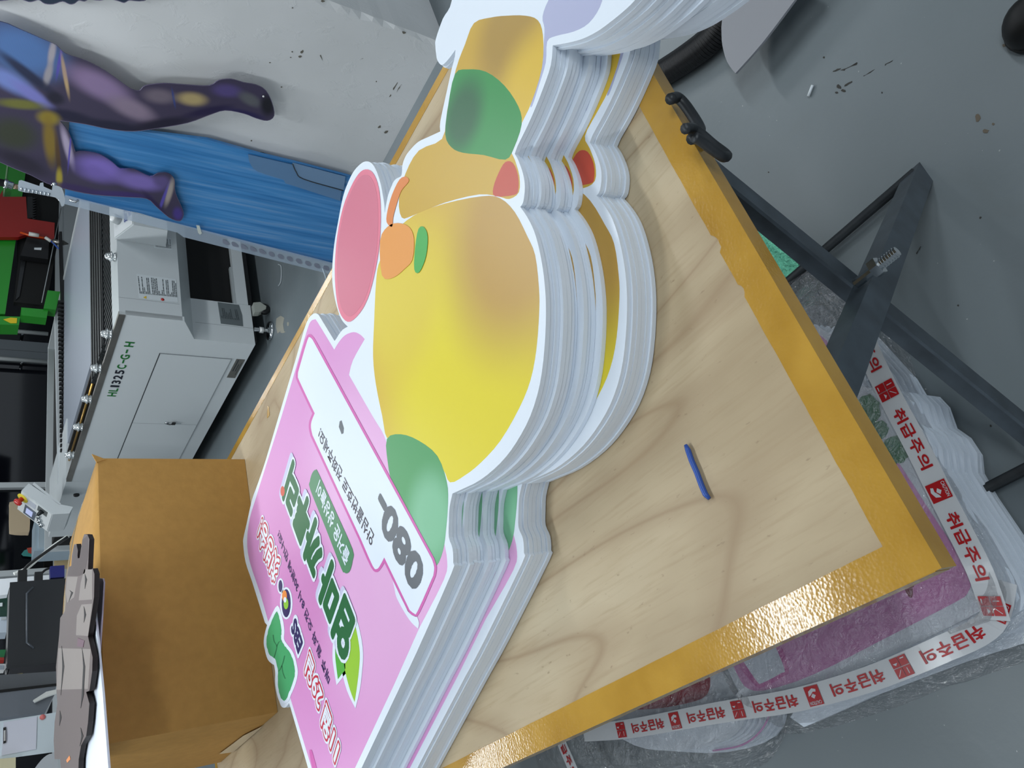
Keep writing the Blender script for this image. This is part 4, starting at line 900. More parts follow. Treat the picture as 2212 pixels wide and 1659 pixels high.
def stretched(name, base, spots, plane, rough, dots):
    """printed picture of soft stretched colour patches: (px, py, half length, half width, angle in the frame, colour)"""
    m, nt, b = newmat(name); tc = nt.nodes.new('ShaderNodeTexCoord'); cur = base
    for (px, py, ra, rb, ang, c) in spots:
        o = plane(px, py); ca, sa = math.cos(math.radians(ang)), math.sin(math.radians(ang))
        va = plane(px + ra*ca, py + ra*sa) - o; vb = plane(px - rb*sa, py + rb*ca) - o
        mpn = nt.nodes.new('ShaderNodeMapping'); mpn.vector_type = 'TEXTURE'; mpn.inputs['Location'].default_value = o
        mpn.inputs['Rotation'].default_value = (math.atan2(va.z, va.y), 0, 0); mpn.inputs['Scale'].default_value = (1, va.length, vb.length)
        nt.links.new(tc.outputs['Object'], mpn.inputs['Vector'])
        ln = nt.nodes.new('ShaderNodeVectorMath'); ln.operation = 'LENGTH'; nt.links.new(mpn.outputs[0], ln.inputs[0])
        mr = nt.nodes.new('ShaderNodeMapRange'); mr.interpolation_type = 'SMOOTHSTEP'
        mr.inputs[1].default_value = 1.25; mr.inputs[2].default_value = .35; mr.inputs[3].default_value = 0; mr.inputs[4].default_value = .95
        nt.links.new(ln.outputs['Value'], mr.inputs[0]); cur = mix(nt, mr.outputs[0], cur, c)
    sp = nt.nodes.new('ShaderNodeSeparateXYZ'); nt.links.new(tc.outputs['Object'], sp.inputs[0])
    u = math_(nt, 'ADD', sp.outputs[1], sp.outputs[2]); v = math_(nt, 'SUBTRACT', sp.outputs[1], sp.outputs[2])
    s1 = math_(nt, 'SINE', math_(nt, 'MULTIPLY', u, dots[0])); s2 = math_(nt, 'SINE', math_(nt, 'MULTIPLY', v, dots[0]))
    g = math_(nt, 'MULTIPLY', math_(nt, 'ADD', math_(nt, 'MULTIPLY', s1, s2), 1.), .5*dots[2])
    nt.links.new(mix(nt, g, cur, dots[1]), b.inputs['Base Color']); b.inputs['Roughness'].default_value = rough
    return m
M_LEG = stretched('leg_print', srgb(70, 62, 88), [
  (50, 110, 110, 60, 25, srgb(92, 134, 196)), (20, 175, 70, 22, 30, srgb(134, 156, 228)), (70, 205, 60, 14, 35, srgb(140, 142, 220)),
  (112, 115, 34, 9, 100, srgb(190, 182, 188)), (104, 160, 30, 10, 105, srgb(178, 172, 178)), (128, 135, 40, 4.5, 100, srgb(92, 84, 190)), (141, 165, 50, 5, 80, srgb(214, 182, 132)),
  (215, 185, 85, 30, 28, srgb(160, 136, 178)), (285, 235, 60, 22, 25, srgb(156, 138, 160)), (345, 208, 40, 18, 5, srgb(128, 116, 130)), (375, 212, 24, 3, 80, srgb(60, 76, 140)), (415, 214, 36, 16, 5, srgb(200, 178, 124)),
  (490, 196, 36, 16, 5, srgb(94, 80, 140)), (540, 215, 30, 14, 30, srgb(104, 106, 110)), (578, 228, 18, 26, 0, srgb(20, 20, 26)),
  (60, 160, 90, 12, 38, srgb(34, 40, 70)), (120, 212, 22, 16, 40, srgb(28, 26, 46)), (150, 250, 60, 14, 12, srgb(30, 28, 58)), (240, 272, 90, 14, 8, srgb(26, 26, 54)), (350, 268, 80, 14, -10, srgb(28, 24, 48)), (450, 240, 60, 10, -12, srgb(38, 28, 70)), (530, 246, 50, 9, 14, srgb(42, 34, 84)),
  (45, 225, 60, 12, 5, srgb(130, 130, 56)), (30, 290, 60, 40, 25, srgb(62, 68, 46)), (105, 255, 18, 26, 80, srgb(166, 146, 48)), (108, 305, 60, 16, 85, srgb(150, 124, 40)), (126, 345, 60, 6, 85, srgb(96, 70, 36)), (128, 385, 24, 8, 90, srgb(196, 178, 60)), (50, 352, 70, 18, 25, srgb(44, 38, 56)),
  (146, 318, 50, 9, 75, srgb(200, 186, 214)), (150, 330, 44, 2.5, 95, srgb(96, 84, 196)), (215, 365, 62, 30, 15, srgb(146, 124, 218)), (300, 392, 60, 20, 12, srgb(142, 122, 204)), (350, 392, 20, 14, 10, srgb(104, 90, 146)), (366, 415, 34, 8, 105, srgb(186, 174, 166)), (352, 432, 40, 4, 110, srgb(100, 88, 190)), (384, 462, 12, 16, 0, srgb(84, 66, 154)),
  (170, 408, 70, 9, 12, srgb(62, 44, 98)), (260, 420, 70, 8, 4, srgb(66, 46, 116)), (335, 442, 40, 7, 48, srgb(48, 34, 82))], lambda x, y: ax(x, y, XL), .35, (1400, srgb(24, 22, 36), .42))
lg = thing('leg_cutout', 'large purple and black dot-printed cut-out of two legs before the pillar', 'cut-out', ax(250, 260, XL))
prism('printed_panel', [LP(*p) for p in catmull(LEG, True, 3, {32, 34})], (.005, 0, 0), M_LEG, lg)
tube('cut_rim', [tuple(ax(px, py, XL+.0025)) for px, py in catmull(LEG, True, 3, {32, 34})], .0022, mat('clear_rim', srgb(116, 108, 136), .25), lg, 5, True)
lathe('peg_hole', [(.004, 0), (.004, .002)], ax(569, 208, XL-.002), mat('peg_white', srgb(230, 230, 230), .4), lg, (-1, 0, 0), 10)
PR2 = [(-60,-60),(-60,6),(0,1),(40,-3),(62,3),(72,2),(84,-1),(97,7),(115,8),(135,2),(150,8),(160,7),(170,0),(182,2),(192,-2),(215,0),(235,-3),(255,1),(268,5),(278,0),(292,1),(306,1),(320,-6),(360,-60)]
lg2 = thing('edge_cutout', 'blue dotted printed cut-out just showing at the upper edge of the pillar', 'cut-out', ax(150, -30, XL+.03))
prism('printed_panel', [ax(px, py, XL+.03) for px, py in catmull(PR2, True, 3)], (.005, 0, 0), blobs('blue_dot_print', srgb(40, 60, 84), [], .4, dots=(1400, srgb(20, 26, 40), .8)), lg2)
lg2s = tube('cut_rim', [tuple(ax(px, py, XL+.0325)) for px, py in catmull(PR2, True, 3)], .0022, MATS['clear_rim'], lg2, 5, True)

# ------------------------------------------------------------------ air blow gun hanging on its hose
PG = Vector((2.30, 1.98, 1.3)); NG = (CAM - PG).normalized(); NG.z = 0; NG.normalize()
ag = lambda px, py: apl(px, py, PG, NG)
gun = thing('air_gun', 'silver air blow gun hanging on a black hose before the machine', 'air gun', ag(70, 410))
M_ALM = mat('cast_aluminium', srgb(184, 194, 202), .25, .8)
tube('hose', [ag(-120, 378), ag(-20, 390), ag(10, 396)], .013, M_BLACK, gun, 10)
tube('coupling', [ag(9, 396), ag(16, 398), ag(17, 398), ag(28, 402)], [.017, .017, .013, .014], M_CHROME, gun, 10); tube('nut', [ag(29, 402), ag(39, 404)], .010, mat('bronze_nut', srgb(150, 130, 110), .35, .6), gun, 6)
gp = [(41,390),(46,389),(85,402),(87,395),(93,394),(94,403),(112,411),(114,400),(122,401),(133,406),(138,420),(140,432),(138,443),(133,446),(129,436),(122,428),(112,425),(96,422),(70,417),(40,412)]
prism('grip', [ag(*p) + NG*.009 for p in catmull(gp, True, 2, set(range(9)))], -NG*.018, M_ALM, gun)
for k in range(8): tube('grip_ridge', [ag(45+k*8.4, 412+k*1.6) + NG*.010, ag(47+k*8.4, 405+k*1.6) + NG*.012], .005, M_ALM, gun, 6)
tube('trigger', [ag(110, 420), ag(122, 424), ag(132, 434), ag(137, 445)], .006, M_CHROME, gun, 8)
tube('nozzle_stub', [ag(116, 402), ag(118, 394)], .008, M_CHROME, gun, 8)
ngz = tube('nozzle_tip', [ag(150, 432), ag(163, 436), ag(170, 432)], .004, M_CHROME, gun, 8)

# ------------------------------------------------------------------ desk with computer and papers behind the box
YD = 4.0
dk = thing('desk', 'white office desk standing behind the work table', 'desk', (1.0, YD+.1, 0))
M_DESK = mat('desk_white', srgb(214, 216, 216), .45)
box('desk_top', .1, 1.86, YD-.62, YD+.62, .75, .78, M_DESK, dk)
for x, y in ((.14, YD-.58), (1.78, YD-.58), (.14, YD+.54), (1.78, YD+.54)): box('leg', x, x+.04, y, y+.04, 0, .75, M_DESK, dk)
PCX0, PCX1 = ay(20, 1445, YD).x, ay(20, 1258, YD).x; PCZ = ay(20, 1300, YD).z
pc = thing('computer_tower', 'black computer tower with angular embossed line standing on the desk', 'computer', ((PCX0+PCX1)/2, YD+.1, .781))
box('side_panel', PCX0, PCX1, YD, YD+.008, .785, PCZ, mat('matt_black_steel', srgb(27, 30, 34), .5), pc)
box('case_body', PCX0, PCX1, YD+.008, YD+.19, .781, PCZ-.004, M_BLACK, pc)
box('front_bezel', PCX0-.045, PCX0, YD-.004, YD+.194, .781, PCZ-.01, mat('gloss_black', srgb(22, 22, 26), .2), pc)
tube('emboss_line', [ay(*p, YD-.002) for p in ((72,1268),(58,1282),(58,1388),(73,1400))], .005, mat('emboss_grey', srgb(62, 68, 76), .3), pc, 6)
prism('bezel_label', [ay(*p, YD-.006) for p in ((19,1458),(49,1454),(49,1459),(20,1465))], (0, .002, 0), mat('gold_label', srgb(168, 148, 52), .5), pc)
for (px0, py0, pts, r, mm) in ((0, 0, [(47,1258),(48,1240),(60,1222),(100,1192),(146,1160)], .008, M_BLACK), (0, 0, [(83,1256),(88,1242),(100,1230),(122,1224)], .006, M_BLACK)):
    tube('cable', [tuple(ay(px, py, YD+.08)) for px, py in catmull(pts, False, 4)], r, mm, pc, 6)
p = ay(48, 1250, YD+.06); box('power_plug', p.x-.03, p.x+.04, YD+.04, YD+.08, p.z-.02, p.z+.02, M_BLACK, pc)
p = ay(83, 1250, YD+.06); box('cable_plug', p.x-.02, p.x+.03, YD+.04, YD+.08, p.z-.018, p.z+.018, M_BLACK, pc)
p = ay(122, 1246, YD+.06); vg = box('video_plug', p.x-.02, p.x+.045, YD+.02, YD+.07, p.z-.032, p.z+.032, mat('video_blue', srgb(30, 34, 110), .4), pc)
wc = tag(tube('white_cable', [tuple(ay(px, py, 4.25)) for px, py in catmull([(148,1158),(120,1176),(90,1200),(60,1226),(40,1236),(30,1240)], False, 4)], .010, mat('white_cable_jacket', srgb(216, 218, 214), .4), None, 8), 'white cable running from the console down behind the computer', 'cable')
# papers and boxes on the desk beyond and left of the computer
pp_ = [ay(*q, YD+.3) for q in ((8,1250),(128,1240),(126,1250),(22,1262),(16,1284),(0,1286),(-30,1288),(-30,1252))]
tag(prism('paper_pile', [Vector((v.x, v.y, v.z)) for v in pp_], (0, .05, 0), mat('paper_white', srgb(232, 236, 240), .6)), 'white paper pad propped behind the computer tower', 'paper')
def deskbox(name, lab, cat, quad, y, depth, m, extra=None):
    a = [ay(px, py, y) for px, py in quad]; e = thing(name, lab, cat, (a[0].x, y, .781))
    prism('body', a, (0, depth, 0), m, e)
    return e
e = deskbox('green_folder', 'dark green folder standing behind the computer tower', 'folder', ((-30,1282),(16,1282),(17,1332),(-30,1332)), YD+.4, .03, mat('dark_green_card', srgb(24, 60, 48), .5))
box('spine_label', 0, .02, 0, .002, 0, .05, M_LBL, e, lambda x, y, z: ay(5, 1310, YD+.398) + Vector((x, y-.003, z)))
e = deskbox('parts_case', 'clear plastic parts case with blue tint behind the computer', 'case', ((-30,1334),(14,1332),(18,1346),(14,1366),(-30,1368)), YD+.35, .1, mat('pale_plastic_case', srgb(182, 192, 204), .25))
prism('lid', [ay(px, py, YD+.345) for px, py in ((2,1334),(14,1333),(14,1338),(2,1339))], (0, .01, 0), M_MACH2, e)
e = deskbox('pen_tray', 'green and red pen tray at the end of the computer', 'tray', ((-30,1405),(13,1403),(9,1420),(-30,1420)), YD+.2, .06, mat('tray_green', srgb(26, 110, 62), .45))
prism('red_insert', [ay(px, py, YD+.195) for px, py in ((-30,1420),(9,1420),(9,1426),(-30,1427))], (0, .05, 0), mat('tray_red', srgb(150, 40, 30), .45), e)
e = deskbox('tape_reel', 'small white calculator left of the computer top', 'calculator', ((-30,1434),(12,1434),(14,1442),(8,1450),(-30,1452)), YD+.1, .03, M_DESK)
prism('screen', [ay(px, py, YD+.097) for px, py in ((-20,1437),(8,1437),(8,1446),(-20,1447))], (0, .004, 0), mat('lcd_grey', srgb(150, 160, 170), .4), e)
pr_ = thing('grey_printer', 'grey printer body with sloping lid left of the computer tower', 'printer', (.95, YD, .781))
prism('body', [ay(px, py, YD-.34) for px, py in ((-60,1462),(122,1450),(122,1476),(-60,1500))], (0, .30, 0), mat('printer_dark_grey', srgb(86, 90, 94), .4), pr_)
prism('paper_lid', [ay(px, py, YD-.38) for px, py in ((-60,1502),(122,1480),(118,1500),(98,1538),(-60,1560))], (0, .28, 0), mat('printer_grey', srgb(104, 110, 118), .4), pr_)
prism('gap', [ay(px, py, YD-.385) for px, py in ((-60,1497),(122,1476),(122,1481),(-60,1503))], (0, .3, 0), M_DARK, pr_)
prism('lid_handle', [ay(px, py, YD-.41) for px, py in ((72,1512),(100,1494),(122,1489),(122,1497),(102,1504),(76,1516))], (0, .02, 0), mat('handle_white', srgb(216, 218, 214), .4), pr_)
cp = thing('clipboard', 'clipboard with white papers and black clip leaning left of the printer', 'clipboard', ay(80, 1600, YD-.52))
prism('board', [ay(px, py, YD-.50) for px, py in ((0,1558),(126,1538),(118,1624),(0,1640))], (0, .004, 0), mat('pale_blue_paper', srgb(204, 216, 222), .6), cp)
prism('paper_sheet', [ay(px, py, YD-.505) for px, py in ((8,1560),(80,1548),(78,1618),(3,1632))], (0, .003, 0), mat('paper_lilac', srgb(214, 216, 228), .6), cp)
prism('clip', [ay(px, py, YD-.512) for px, py in ((7,1572),(13,1570),(13,1604),(7,1606))], (0, .006, 0), M_BLACK, cp); prism('clip_lever', [ay(px, py, YD-.518) for px, py in ((8,1578),(12,1577),(12,1600),(8,1601))], (0, .004, 0), M_CHROME, cp)
lathe('red_stamp', [(.011, 0), (.011, .001)], ay(92, 1549, YD-.504), mat('stamp_red', srgb(218, 120, 116), .6), cp, (0, -1, 0), 12)
nt_ = tag(prism('note_card', [ay(px, py, YD-.54) for px, py in ((-10,1640),(34,1636),(34,1690),(-10,1690))], (0, .004, 0), mat('cream_card', srgb(214, 206, 170), .6)), 'cream note card below the clipboard at the frame corner', 'note')
bg = tag(prism('plastic_bag', [ay(px, py, YD-.56) for px, py in catmull([(60,1690),(75,1660),(95,1636),(112,1628),(122,1640),(124,1690)], True, 3)], (0, .03, 0), mat('grey_clear_bag', srgb(186, 192, 198), .2)), 'crumpled clear plastic bag of papers beside the clipboard', 'bag')

# ------------------------------------------------------------------ wrapped packages under the table
M_TAPEW = mat('white_caution_tape', srgb(206, 210, 214), .22); M_RTX = mat('caution_red', srgb(178, 26, 34), .35)
ZP = .128
def px3(pts, z): return [at(px, py, z) for px, py in pts]
def wrap_mesh(name, top, bot, m, parent, rings=7, seed=3, amp=.006):
    """crumpled film loosely closing over a pile: top outline, floor outline (3-D)"""
    rr = random.Random(seed); bm = bmesh.new(); n = len(top); c = sum((Vector(p) for p in top), Vector())/n; R_ = []
    for k in range(8):                                  # closed cap from the middle outward
        f = .12 + .88*k/7
        R_.append([bm.verts.new(c.lerp(Vector(p), f) + Vector((0, 0, amp*mnoise.noise(Vector(p)*9 + Vector((k*.9, seed, 0)))*1.4))) for p in top])
    for k in range(1, rings+1):
        t = k/rings
        R_.append([bm.verts.new(Vector(a).lerp(Vector(b), t**.8) + Vector((mnoise.noise(Vector(a)*16 + Vector((k, 0, seed)))*amp*1.6, mnoise.noise(Vector(a)*16 + Vector((0, k, seed)))*amp*1.6, .0 if k == rings else mnoise.noise(Vector(a)*22 + Vector((k, k, 0)))*amp))) for a, b in zip(top, bot)])
    for i in range(len(R_)-1):
        for j in range(n): bm.faces.new((R_[i][j], R_[i][(j+1) % n], R_[i+1][(j+1) % n], R_[i+1][j]))
    bm.faces.new(R_[0])
    return link(name, mesh_from(bm, name), m, parent, smooth=True)
def ribbon(name, pts3, w, m, parent):
    """flat tape along 3-D points, level across"""
    bm = bmesh.new(); pv = None; n = len(pts3)
    for i, p in enumerate(pts3):
        t = (Vector(pts3[min(i+1, n-1)]) - Vector(pts3[max(i-1, 0)])); t.z = 0; t.normalize(); s = Vector((-t.y, t.x, 0))
        r_ = [bm.verts.new(Vector(p) + s*w/2), bm.verts.new(Vector(p) - s*w/2)]
        if pv: bm.faces.new((pv[0], pv[1], r_[1], r_[0]))
        pv = r_
    return link(name, mesh_from(bm, name), m, parent)
def caution_run(pts3, w, parent, seq, flip, start=.01):
    """red words and pictogram blocks along a tape"""
    P = [Vector(p) for p in pts3]; L = [0]
    for a, b in zip(P, P[1:]): L.append(L[-1] + (b-a).length)
    def pos(s):
        for i in range(len(P)-1):
            if s <= L[i+1] or i == len(P)-2:
                f = (s-L[i])/max(L[i+1]-L[i], 1e-6); return P[i].lerp(P[i+1], f), (P[i+1]-P[i]).normalized()
    s = start; k = 0
    while True:
        what = seq[k % len(seq)]; ln = .118 if what == 'w' else .036
        if s + ln > L[-1]: break
        if what == 'w':
            for i, chh in enumerate('취급주의'):
                a, _ = pos(s + i*.0295); b, _ = pos(s + i*.0295 + .026); d = (b-a); up = Vector((-d.y, d.x, 0)).normalized()*flip
                a, b = a - up*w*.27, b - up*w*.27
                lettering('caution_words', chh, a, b, a + up*w*.54, M_RTX, parent, .03, (.0008 if flip > 0 else -.0008), .03)
        else:
            a, d = pos(s + .018); up = Vector((-d.y, d.x, 0)).normalized()*flip
            if what == 'q':
                for (i, j) in ((-1, -1), (-1, 1), (1, -1), (1, 1)):
                    c = a + d*i*.0083 + up*j*.0088 + Vector((0, 0, .0008))
                    prism('pictogram', [c + d*u*.0077 + up*v*.0082 for u, v in ((-1, -1), (1, -1), (1, 1), (-1, 1))], (0, 0, .0003), M_RTX, parent)
                    ic = [[(-.5, -.6), (.5, -.6), (.5, -.4), (-.5, -.4)], [(-.1, -.6), (.1, -.6), (.1, .6), (-.1, .6)], [(-.6, .1), (0, .6), (.6, .1)], [(-.6, -.5), (-.5, -.6), (.6, .5), (.5, .6)]][(i+1) + (j+1)//2]
                    prism('pictogram_mark', [c + d*u*.0077 + up*v*.0082 + Vector((0, 0, .0004)) for u, v in ic], (0, 0, .0003), M_TAPEW, parent)
            else:
                c = a + Vector((0, 0, .0008))
                prism('pictogram', [c + d*u*.016 + up*v*.0175 for u, v in ((-1, -1), (1, -1), (1, 1), (-1, 1))], (0, 0, .0003), M_RTX, parent)
                q0 = c - d*.013 + up*.0095; lettering('caution_small', 'CAUTION', q0, q0 + d*.026, q0 + up*.006, M_TAPEW, parent, .02, (.0008 if flip > 0 else -.0008))
                prism('pictogram_mark', [c + d*u*.016 + up*v*.0175 + Vector((0, 0, .0005)) for u, v in ((-.6, -.6), (-.1, -.75), (.5, -.5), (.65, 0), (.35, -.1), (-.1, -.4), (-.5, -.35))], (0, 0, .0003), M_TAPEW, parent)
                prism('pictogram_mark', [c + d*u*.016 + up*v*.0175 + Vector((0, 0, .0005)) for u, v in ((-.35, .0), (0, -.22), (.35, .05), (.0, .3))], (0, 0, .0003), M_TAPEW, parent)
        s += ln + .02; k += 1
# package with the pink panel
pk = thing('wrapped_sign_package', 'film-wrapped pile of pink sign boards on the floor under the table corner', 'package', at(2000, 1300, 0))
PB = [(1760,700),(1845,800),(1862,835),(1890,838),(1912,862),(1925,905),(1955,930),(1975,965),(1978,1005),(2010,1060),(2068,1150),(2118,1238),(2134,1285),(2126,1310),(2090,1335),(1900,1425),(1760,1480),(1650,1515),(1612,1508),(1588,1480),(1560,1420),(1500,1300),(1560,900)]
top_b = px3(catmull(PB, True, 2), ZP)
prism('top_board', top_b, (0, 0, -.008), M_BOARD, pk)
for k in range(1, 11):
    prism('board_layer', [p + Vector((-.0045*min(k, 9) + random.uniform(-.002, .002), -.005*min(k, 9) + random.uniform(-.002, .002), -k*.0112)) for p in px3(PB, ZP)], (0, 0, -.008), M_BOARD, pk)
PP = [(1740,700),(1815,805),(1850,880),(1905,960),(1945,1005),(2000,1090),(2060,1180),(2090,1225),(2098,1256),(2090,1282),(2060,1303),(1900,1385),(1800,1437),(1720,1472),(1648,1492),(1618,1488),(1600,1470),(1570,1410),(1510,1300),(1570,900)]
M_PKP = mat('wrapped_pink_print', srgb(216, 140, 198), .4)
prism('pink_panel', [p + Vector((0, 0, .0003)) for p in px3(catmull(PP, True, 2), ZP)], (0, 0, .0004), M_PKP, pk)
prism('field_border', [p + Vector((0, 0, .0008)) for p in px3(catmull([(1596,1425),(1678,1388),(1704,1448),(1694,1460),(1650,1484),(1632,1480)], True, 3), ZP)], (0, 0, .0004), M_MAG, pk)
prism('number_field', [p + Vector((0, 0, .0014)) for p in px3(catmull([(1604,1424),(1676,1396),(1696,1446),(1688,1454),(1648,1475),(1636,1471)], True, 3, {0, 1}), ZP)], (0, 0, .0004), M_PWHITE, pk)
for c in ((1876,888,27,36), (1903,928,17,20), (1936,972,30,30)): prism('bush_print', [p + Vector((0, 0, .0012 + .0002*(c[0] % 3))) for p in px3([(x+random.uniform(-2, 2), y+random.uniform(-2, 2)) for x, y in ell(*c, 26)], ZP)], (0, 0, .0004), mat('wrapped_green_print', srgb(36, 118, 66), .4), pk)
lettering('date_outline', '일', *[p + Vector((0, 0, .001)) for p in px3(((1985,1262),(1960,1190),(1962,1290)), ZP)], M_PWHITE, pk, .16, -.0004)
lettering('date_words', '일', *[p + Vector((0, 0, .0014)) for p in px3(((1985,1262),(1960,1190),(1962,1290)), ZP)], mat('wine_print', srgb(126, 34, 60), .4), pk, .08, -.0006)
for y0, y1 in ((1318, 1352), (1345, 1392)):
    q0, q1 = at(2212, y0, .03), at(1560, y0+ (1560-1318)*.9 - (y0-1318)*.4, .03)
OT = px3([(1745,660),(1850,780),(1920,850),(1975,935),(2020,1040),(2090,1150),(2140,1235),(2152,1285),(2140,1322),(2095,1350),(1900,1440),(1750,1498),(1640,1530),(1590,1500),(1550,1420),(1500,1280),(1540,900)], ZP+.012)
OB = px3([(1760,560),(1930,720),(1990,830),(2045,930),(2100,1030),(2160,1130),(2215,1230),(2260,1310),(2240,1400),(2180,1440),(1960,1520),(1790,1570),(1690,1580),(1630,1540),(1570,1440),(1470,1280),(1500,860)], .0)
cs_ = lambda P: [Vector(p) for p in catmull([tuple(p) for p in P], True, 5)]
wrap_mesh('wrap_film', cs_(OT), cs_(OB), M_FILM, pk)
# fanned lower boards with their pink lines
for k, (za, dx) in enumerate(((.022, 0), (.036, -.014))):
    Q = px3([(2150,1150),(2260,1290),(2300,1340),(2240,1380),(2100,1425),(1900,1500),(1750,1566),(1720,1545),(1800,1420)], za)
    Q = [p + Vector((.0, dx*-1.2, 0)) for p in Q]
    prism('fanned_board', Q, (0, 0, -.008), M_BOARD, pk)
    prism('pink_line', [p + Vector((0, 0, .0004)) for p in px3([(2250,1322-k*30),(2212,1342-k*30),(2060,1395-k*26),(1900,1460-k*26),(1780,1512-k*26),(1780,1520-k*26),(1900,1468-k*26),(2060,1404-k*26),(2212,1352-k*30),(2255,1332-k*30)], za)], (0, 0, .0004), M_PKP, pk)
ZW = ZP + .021
TR = [tuple(at(px, py, ZW - d)) for px, py, d in ((1838,672,.01),(1866,735,.004),(1895,800,0),(1930,870,0),(1962,930,0),(1996,995,0),(2028,1060,0),(2060,1122,0),(2090,1180,0),(2118,1238,.004),(2140,1300,.012),(2152,1340,.02))]
TRs = catmull(TR, False, 3); ribbon('caution_tape', TRs, .042, M_TAPEW, pk); caution_run([Vector(p)+Vector((0, 0, .0004)) for p in TRs], .042, pk, 'wqwc', 1, -.035 + .05)
TB_ = [tuple(at(px, py, ZW - d)) for px, py, d in ((2166,1255,.03),(2150,1330,.026),(2110,1368,.012),(2040,1400,.006),(1960,1435,.004),(1880,1466,.004),(1790,1494,.004),(1700,1516,.004),(1610,1530,.008),(1520,1545,.012),(1430,1562,.016),(1340,1577,.02),(1260,1583,.024))]
TBs = catmull(TB_, False, 3); ribbon('caution_tape', TBs, .042, M_TAPEW, pk); caution_run([Vector(p)+Vector((0, 0, .0004)) for p in TBs], .042, pk, 'cwqw', 1, .03)
# package beside it
ZP2 = .10
pk2 = thing('bubble_wrapped_package', 'bubble-wrapped round white board pile with red print on the floor beside the pink package', 'package', at(1450, 1560, 0))
RB = [(1330,1480),(1480,1440),(1560,1440),(1600,1490),(1612,1540),(1590,1585),(1530,1612),(1450,1622),(1370,1610),(1310,1560)]
prism('round_board', px3(catmull(RB, True, 3), ZP2), (0, 0, -.008), M_BOARD, pk2)
for k in range(1, 8): prism('board_layer', [p + Vector((-.004*k, -.004*k, -.0115*k)) for p in px3(catmull(RB, True, 2), ZP2)], (0, 0, -.008), M_BOARD, pk2)
prism('red_print', [p + Vector((0, 0, .0004)) for p in px3(catmull([(1340,1470),(1480,1420),(1530,1450),(1528,1500),(1480,1520),(1400,1532),(1345,1525)], True, 3), ZP2)], (0, 0, .0004), mat('red_panel_print', srgb(170, 40, 62), .4), pk2)
tube('rim_line', [tuple(p + Vector((-.02, -.02, -.03))) for p in px3(catmull([(1500,1612),(1560,1600),(1600,1570),(1622,1530)], False, 4), ZP2)], .002, M_PKP, pk2, 5)
wrap_mesh('wrap_film', cs_(px3([(1200,1560),(1300,1470),(1450,1410),(1570,1420),(1625,1490),(1640,1550),(1600,1610),(1520,1640),(1420,1652),(1300,1650),(1215,1640)], ZP2+.012)), cs_(px3([(1160,1590),(1260,1440),(1440,1380),(1600,1400),(1670,1480),(1700,1560),(1650,1650),(1540,1690),(1420,1700),(1280,1700),(1180,1690)], 0.)), M_FILM, pk2, 6, 8)
T3 = [tuple(at(px, py, ZP2+.02)) for px, py in ((1205,1580),(1215,1610),(1228,1640),(1245,1680),(1262,1720))]
T3s = catmull(T3, False, 3); ribbon('caution_tape', T3s, .04, M_TAPEW, pk2); caution_run([Vector(p)+Vector((0, 0, .0006)) for p in T3s], .04, pk2, 'w', 1, .005)
# loose film on the floor
fl = thing('clear_floor_film', 'loose crumpled clear film lying on the floor beneath the table rail', 'film', at(1760, 600, 0))
def film_patch(name, pts, m, z=.006, seed=1):
    P = px3(catmull(pts, True, 3), z); c = sum(P, Vector())/len(P); bm = bmesh.new(); R_ = []
    for k in range(9):
        f = .1 + .9*k/8; R_.append([bm.verts.new(c.lerp(p, f) + Vector((0, 0, .004*mnoise.noise(p*20*f + Vector((seed, 0, 0)))))) for p in P])
    for i in range(8):
        for j in range(len(P)): bm.faces.new((R_[i][j], R_[i][(j+1) % len(P)], R_[i+1][(j+1) % len(P)], R_[i+1][j]))
    bm.faces.new(R_[0]); return link(name, mesh_from(bm, name), m, fl, smooth=True)
film_patch('film_sheet', [(1600,430),(1640,470),(1720,520),(1800,560),(1850,600),(1880,660),(1840,720),(1790,720),(1700,640),(1630,540)], m_film('floor_film', (1, 1, 1, 1), .30, 45, .05), .008)
film_patch('green_glare_patch', [(1612,470),(1640,492),(1690,520),(1732,548),(1742,565),(1715,590),(1690,608),(1660,570),(1630,520)], mat('green_glare_film', srgb(128, 226, 190), .2, .35, bump=(110, 1.0)), .013, 4)  # green reflection on the film, put into the base colour of this patch

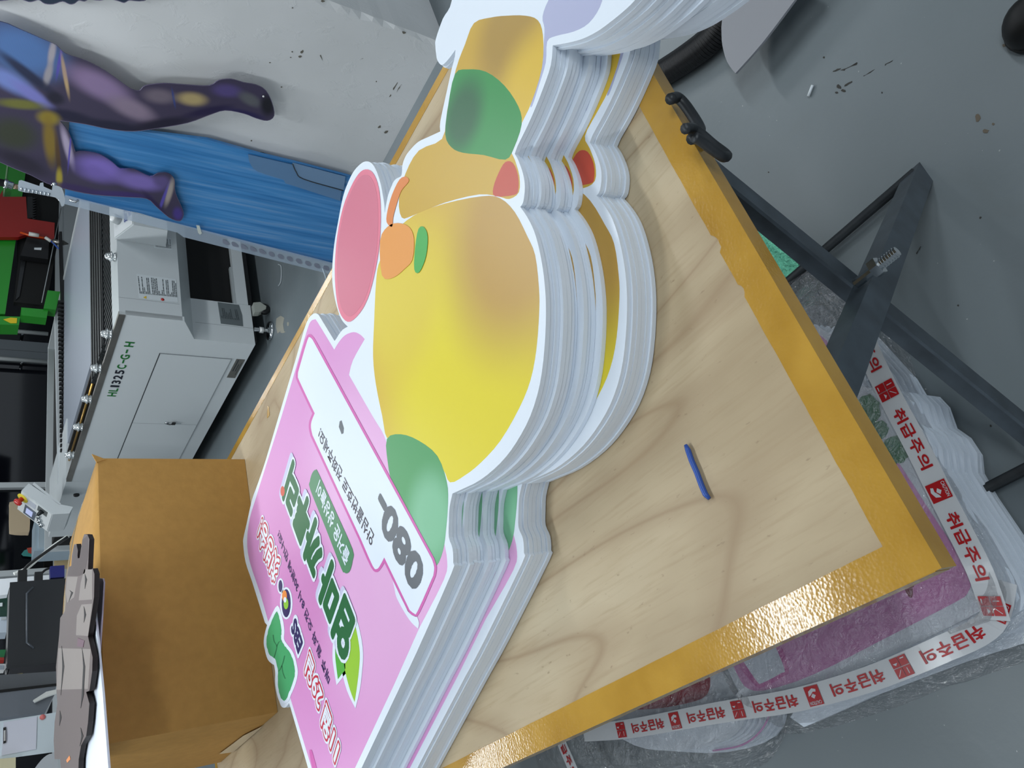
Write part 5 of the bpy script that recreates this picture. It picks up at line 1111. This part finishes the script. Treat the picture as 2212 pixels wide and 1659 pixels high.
# ------------------------------------------------------------------ things on the floor at the right
hs = thing('vacuum_hose', 'black ribbed flexible hose lying on the floor by the pillar', 'hose', at(1500, 110, 0))
hp = [tuple(at(px, py, .035)) for px, py in catmull([(1392,185),(1430,160),(1480,128),(1530,90),(1560,52),(1575,10),(1560,-60)], False, 8)]
tube('inner_tube', hp, .030, M_BLACK, hs, 12)
bm = bmesh.new()
for i in range(len(hp)-1):
    for j in range(3):
        a, b = Vector(hp[i]), Vector(hp[i+1]); c = a.lerp(b, j/3); t = (b-a).normalized(); b_lathe(bm, [(.029, -.0025), (.035, -.001), (.035, .001), (.029, .0025)], c, t, 12)
tag(link('ribs', mesh_from(bm, 'ribs'), mat('black_rib', srgb(17, 17, 19), .4), hs, smooth=True), kind='stuff')
tag(prism('grey_offcut', [at(px, py, .074) for px, py in catmull([(1563,48),(1562,70),(1564,100),(1574,135),(1592,160),(1650,95),(1722,0),(1760,-60),(1640,-90),(1575,-40)], True, 3, {4, 6})], (0, 0, .006), mat('grey_offcut_board', srgb(150, 152, 158), .5)), 'pointed grey board offcut lying on the floor over the hose', 'board offcut')
tag(tube('glass_rod', [at(1746, 208, .005), at(1755, 184, .005)], .0032, mat('bright_acrylic', srgb(224, 232, 236), .12), None, 8), 'short clear acrylic sliver on the grey floor', 'offcut')
tag(tube('wire_scrap', [tuple(v) for v in catmull([tuple(at(*p, .004)) for p in ((601,571),(607,575),(608,592),(606,610),(601,618))], False, 4)], .003, mat('pale_wire2', srgb(196, 204, 208), .4), None, 6), 'thin pale hooked wire scrap on the floor near the machine', 'wire')
sh = thing('black_shoe', 'black rounded shoe tip at the right edge of the floor', 'shoe', at(2230, 62, 0))
bm = bmesh.new(); c = at(2236, 60, 0)
rings = []
for k in range(9):
    t = k/8; z = .055*math.sin(t*math.pi/2)*1.0; s = math.cos(t*math.pi/2)**.6
    rings.append([bm.verts.new(c + Vector(((.042*math.cos(a) if math.cos(a) > 0 else .042*math.cos(a))*s*1.0, .045*math.sin(a)*s - .03*(1-s), z + .012))) for a in [2*math.pi*j/20 for j in range(20)]])
for i in range(8):
    for j in range(20): bm.faces.new((rings[i][j], rings[i][(j+1) % 20], rings[i+1][(j+1) % 20], rings[i+1][j]))
bm.faces.new(rings[0]); bm.faces.new(rings[-1])
link('upper', mesh_from(bm, 'upper'), mat('black_leather', srgb(12, 12, 13), .5), sh, smooth=True)
lathe('sole', [(.046, 0), (.047, .012), (.044, .014)], c, M_BLACK, sh, (0, 0, 1), 20)
